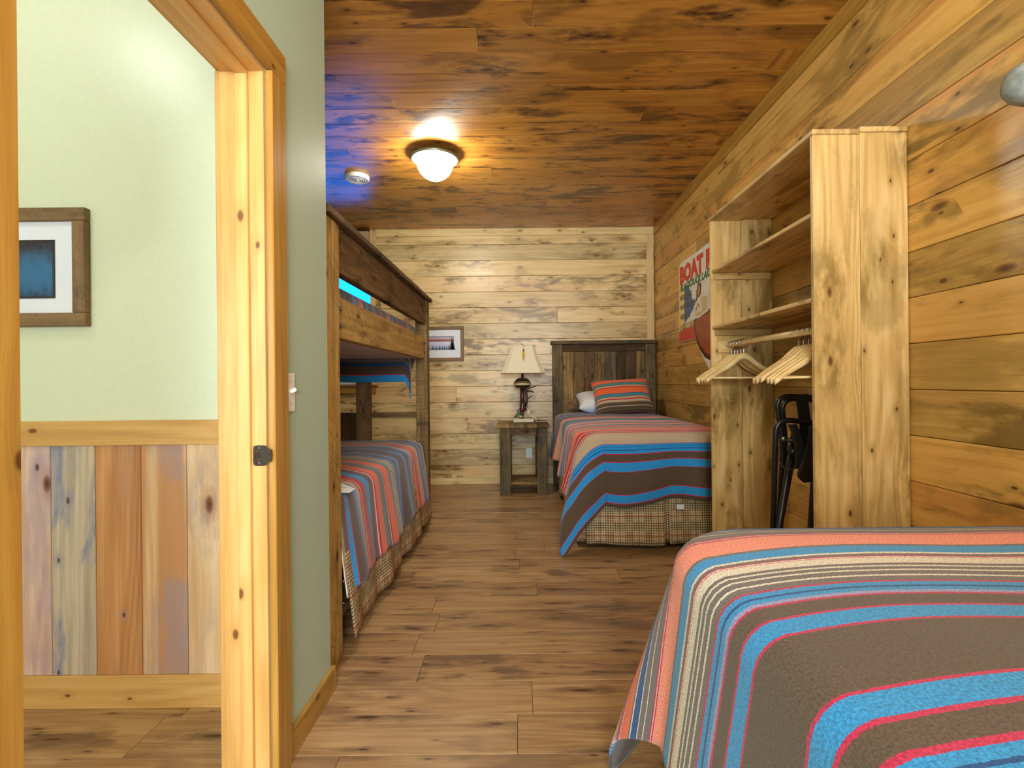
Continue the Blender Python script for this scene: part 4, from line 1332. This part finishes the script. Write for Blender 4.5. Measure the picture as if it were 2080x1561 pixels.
def strap(name, pts, wv, th=.004):
    bm = bmesh.new()
    P = [Vector(p) for p in pts]
    wv = Vector(wv)
    rows = []
    for i, p in enumerate(P):
        d = (P[min(i + 1, len(P) - 1)] - P[max(i - 1, 0)]).normalized()
        nrm = d.cross(wv).normalized() * th
        rows.append([bm.verts.new(p - wv - nrm), bm.verts.new(p + wv - nrm), bm.verts.new(p + wv + nrm), bm.verts.new(p - wv + nrm)])
    for a, b in zip(rows[:-1], rows[1:]):
        for k in range(4): bm.faces.new((a[k], a[(k + 1) % 4], b[(k + 1) % 4], b[k]))
    bm.faces.new(rows[0]); bm.faces.new(rows[-1])
    bmesh.ops.recalc_face_normals(bm, faces=bm.faces)
    return link(name, bm_mesh('strap', bm), M['webbing'], rk)


strap('strap', smooth_path([(1.392, 2.49, 1.07), (1.400, 2.485, .98), (1.412, 2.48, .86), (1.418, 2.47, .78)]), (.030, .004, .004))
strap('strap', smooth_path([(1.412, 2.405, .925), (1.388, 2.385, .84), (1.352, 2.375, .74), (1.345, 2.39, .69), (1.385, 2.42, .655), (1.42, 2.43, .68), (1.43, 2.43, .75)]), (.034, .012, .0), .007)
strap('strap', smooth_path([(1.300, 2.405, .93), (1.318, 2.39, .86), (1.325, 2.39, .76), (1.332, 2.40, .72)]), (.022, .006, .0))
link('cable_tie', tube(smooth_path([(1.252, 2.43, .75), (1.262, 2.40, .718), (1.300, 2.39, .722), (1.31, 2.40, .75)]), .003, 6), M['webbing'], rk, None, True)

# ------------------------------------------------------------------ boat sign on the side wall
sg = thing('boat_sign', (XR, 4.2, 1.5), 'painted boat rental sign with a wooden boat bow, partly hidden by the wardrobe', 'sign')
SX = XR - .001


def sgM(y, z, d=0.0):      # local X runs toward the camera (-Y), local Y up, local Z into the room
    return basis((SX - d, y, z), (0, -1, 0), (0, 0, 1), (-1, 0, 0))


SY0, SZ0, SW, SH = 4.745, 1.500, 1.50, .735
msc = plain('sign_white', 'e6e4dc', .5, nscale=14, namp=.05)
msy = plain('sign_yellow', 'ecd68a', .5, nscale=14, namp=.06)
msb = plain('sign_blue', '4a689c', .5, nscale=18, namp=.12)
msr = plain('sign_red', 'd0493c', .5, nscale=18, namp=.1)
mstx = plain('sign_letter_red', 'd4402e', .5)
msg = plain('sign_letter_green', '3c6a3c', .5)
msn = plain('sign_letter_grey', '5a5648', .5)
msl = plain('sign_letter_cream', 'b39a56', .5)
mbo = plain('sign_boat_wood', 'a4502c', .4, nscale=12, namp=.18)
mbd = plain('sign_boat_edge', '4c2418', .4)
msk = plain('sign_skin', 'c08a62', .5)


def corner(x, y, r, a0, a1, n=6):
    return [(x + r * math.cos(math.radians(a0 + (a1 - a0) * i / n)), y + r * math.sin(math.radians(a0 + (a1 - a0) * i / n))) for i in range(n + 1)]


panel = corner(.07, SH - .07, .07, 180, 90) + corner(SW - .07, SH - .07, .07, 90, 0) + [(SW, .0), (0, 0)]
link('panel', prism(panel, .012), msc, sg, sgM(SY0, SZ0))
D = .0122
link('colour_field', prism(corner(.072, SH - .072, .068, 180, 120) + [(.17, .46), (.17, .10), (.004, .115)], .0006), msy, sg, sgM(SY0, SZ0, D))
link('colour_field', prism([(.155, .16), (.40, .27), (.40, .30), (.27, .50), (.155, .50)], .0008), msb, sg, sgM(SY0, SZ0, D))
link('colour_field', prism([(.004, .004), (.55, .004), (.55, .10), (.40, .135), (.004, .10)], .0008), msr, sg, sgM(SY0, SZ0, D))


def text(body, mat, x, z, size, sx=1.0, shear=0.0, off=0.0, d=D + .001):
    cu = bpy.data.curves.new('lettering', 'FONT')
    cu.body = body
    cu.size = size
    cu.extrude = .0006
    cu.offset = off
    cu.shear = shear
    cu.resolution_u = 2
    cu.materials.append(mat)
    tmp = bpy.data.objects.new('lettering', cu)
    COL.objects.link(tmp)
    me = bpy.data.meshes.new_from_object(tmp.evaluated_get(bpy.context.evaluated_depsgraph_get()))
    bpy.data.objects.remove(tmp)
    o = bpy.data.objects.new('lettering', me)
    COL.objects.link(o)
    place(o, sgM(SY0 - x, SZ0 + z, d) @ Matrix.Diagonal((sx, 1, 1, 1)), sg)
    return o


text('BOAT RENTALS', mstx, .03, .545, .205, 1.10, 0, .012)
text('BLACKDUCK LAKE, BLACKDUCK', msg, .045, .470, .085, 1.05, .25, .003)
text('\u2022BOATING', msn, .03, .385, .068, 1, 0, .002)
text('\u2022WATER SKIING', msn, .03, .295, .068, 1, 0, .002)
text('\u2022FISHING', msn, .03, .205, .068, 1, 0, .002)
text('RED ', msl, .02, .105, .075, 1, .1, .003)
text('EXCURSIONS', msl, .12, .11, .075, 1, .1, .003)
# boat cut-out in front of the panel
hull = [(.40, .16), (.42, .08), (.47, -.02), (.55, -.10), (.66, -.17), (.82, -.21), (1.05, -.20), (1.35, -.12), (1.45, .10), (1.40, .20), (.9, .22), (.55, .20)]
link('boat_edge', prism(hull, .016), mbd, sg, sgM(SY0, SZ0))
hull2 = [(.44, .15), (.455, .08), (.50, -.005), (.575, -.075), (.68, -.135), (.83, -.175), (1.05, -.165), (1.32, -.09), (1.40, .10), (.9, .19), (.56, .17)]
link('boat_hull', prism(hull2, .0174), mbo, sg, sgM(SY0, SZ0))
wake = [(.47, -.02), (.55, -.10), (.66, -.17), (.82, -.21), (1.05, -.20), (1.30, -.13), (1.2, -.26), (.98, -.33), (.82, -.31), (.70, -.24), (.58, -.14)]
link('wake', prism(wake, .012), msc, sg, sgM(SY0, SZ0))
ws_ = [(.405, .17), (.43, .27), (.49, .335), (.60, .36), (.75, .35), (.75, .20), (.55, .17)]
link('windshield', prism(ws_, .0165), msc, sg, sgM(SY0, SZ0))
link('windshield_opening', prism([(.435, .19), (.455, .265), (.505, .31), (.60, .33), (.72, .325), (.72, .215), (.55, .19)], .0172), plain('sign_cream', 'd8c090', .5), sg, sgM(SY0, SZ0))
link('driver_hair', prism([(.475, .32), (.485, .40), (.51, .455), (.55, .465), (.58, .44), (.575, .40), (.555, .33), (.50, .30)], .0172), mbd, sg, sgM(SY0, SZ0))
link('driver_face', prism([(.515, .36), (.515, .42), (.535, .445), (.562, .435), (.568, .39), (.55, .355)], .0178), msk, sg, sgM(SY0, SZ0))
link('driver_shirt', prism([(.46, .215), (.475, .29), (.515, .345), (.56, .34), (.60, .29), (.61, .215)], .0176), msc, sg, sgM(SY0, SZ0))
link('driver_arm', prism([(.465, .225), (.52, .275), (.56, .245), (.565, .26), (.52, .30), (.465, .25)], .0182), msk, sg, sgM(SY0, SZ0))

# ------------------------------------------------------------------ ceiling fixtures
def dome(name, x, y, gm, label):
    t = thing(name, (x, y, H), label, 'ceiling light')
    k = Matrix.Translation((x, y, H))
    link('pan', lathe([(0, 0), (.085, 0), (.10, -.008), (.150, -.022), (.178, -.034), (.180, -.046), (.172, -.052), (.140, -.054), (.135, -.05), (0, -.05)], 48), M['nickel'], t, k, True)
    gd = link('glass_dome', lathe([(.136, -.050), (.136, -.075), (.128, -.110), (.112, -.142), (.086, -.170), (.052, -.190), (.018, -.198), (0, -.199)], 48), gm, t, k, True)
    link('finial', lathe([(0, -.194), (.014, -.196), (.016, -.203), (.008, -.208), (.010, -.216), (.006, -.222), (0, -.223)], 18), M['nickel'], t, k, True)
    return t


dome('ceiling_light', -.625, 3.77, M['lampglass'], 'lit dome ceiling light with a nickel rim near the detector')
dome('ceiling_light.001', .42, .25, M['lampglass_near'], 'dome ceiling light above the nearest bed, over the viewer')
dome('ceiling_light.002', -1.80, 1.0, M['lampglass_hall'], 'dome ceiling light in the passage beyond the doorway')
sd = thing('smoke_detector', (-1.335, 4.16, H), 'white round smoke detector on the plank ceiling above the bunk bed', 'detector')
k = Matrix.Translation((-1.335, 4.16, H))
link('body', lathe([(0, 0), (.092, 0), (.098, -.006), (.098, -.024), (.090, -.036), (.078, -.038), (.078, -.036), (0, -.034)], 40), M['white_plastic'], sd, k, True)
for r_ in (.066, .050, .034):
    link('grille_ring', lathe([(r_ - .005, -.034), (r_ - .004, -.039), (r_ + .003, -.039), (r_ + .004, -.034)], 36), M['white_plastic'], sd, k, True)
for r_ in (.0725, .058, .042):
    link('grille_gap', lathe([(r_ - .004, -.0355), (r_ + .004, -.0355)], 36), M['zinc_bolt'], sd, k)
link('test_button', lathe([(0, -.041), (.018, -.040), (.022, -.034)], 24), M['white_plastic'], sd, k, True)

# ------------------------------------------------------------------ wall peg at the edge of the picture
wh = thing('wall_hook', (XR, 1.40, 1.98), 'rounded grey peg of a wall hook above the nearest bed', 'hook')
link('peg', lathe([(0, -.135), (.022, -.132), (.042, -.120), (.054, -.098), (.058, -.070), (.056, -.03), (.046, .02), (.036, .06), (.030, .09), (0, .09)], 28), M['driftwood'], wh,
     basis((1.466, 1.36, 1.945), (0, 0, 1), (0, 1, 0), (1, 0, 0)), True)
link('bracket', tube(smooth_path([(1.515, 1.37, 1.80), (1.47, 1.36, 1.81), (1.465, 1.36, 1.86), (1.485, 1.36, 1.91)]), lambda t: .022 - .006 * t, 10), M['iron'], wh, None, True)
link('back_plate', prism(corner(0, .10, .05, 0, 180, 10) + corner(0, -.10, .05, 180, 360, 10), .010), M['iron'], wh, basis((XR, 1.36, 1.88), (0, -1, 0), (0, 0, 1), (-1, 0, 0)))
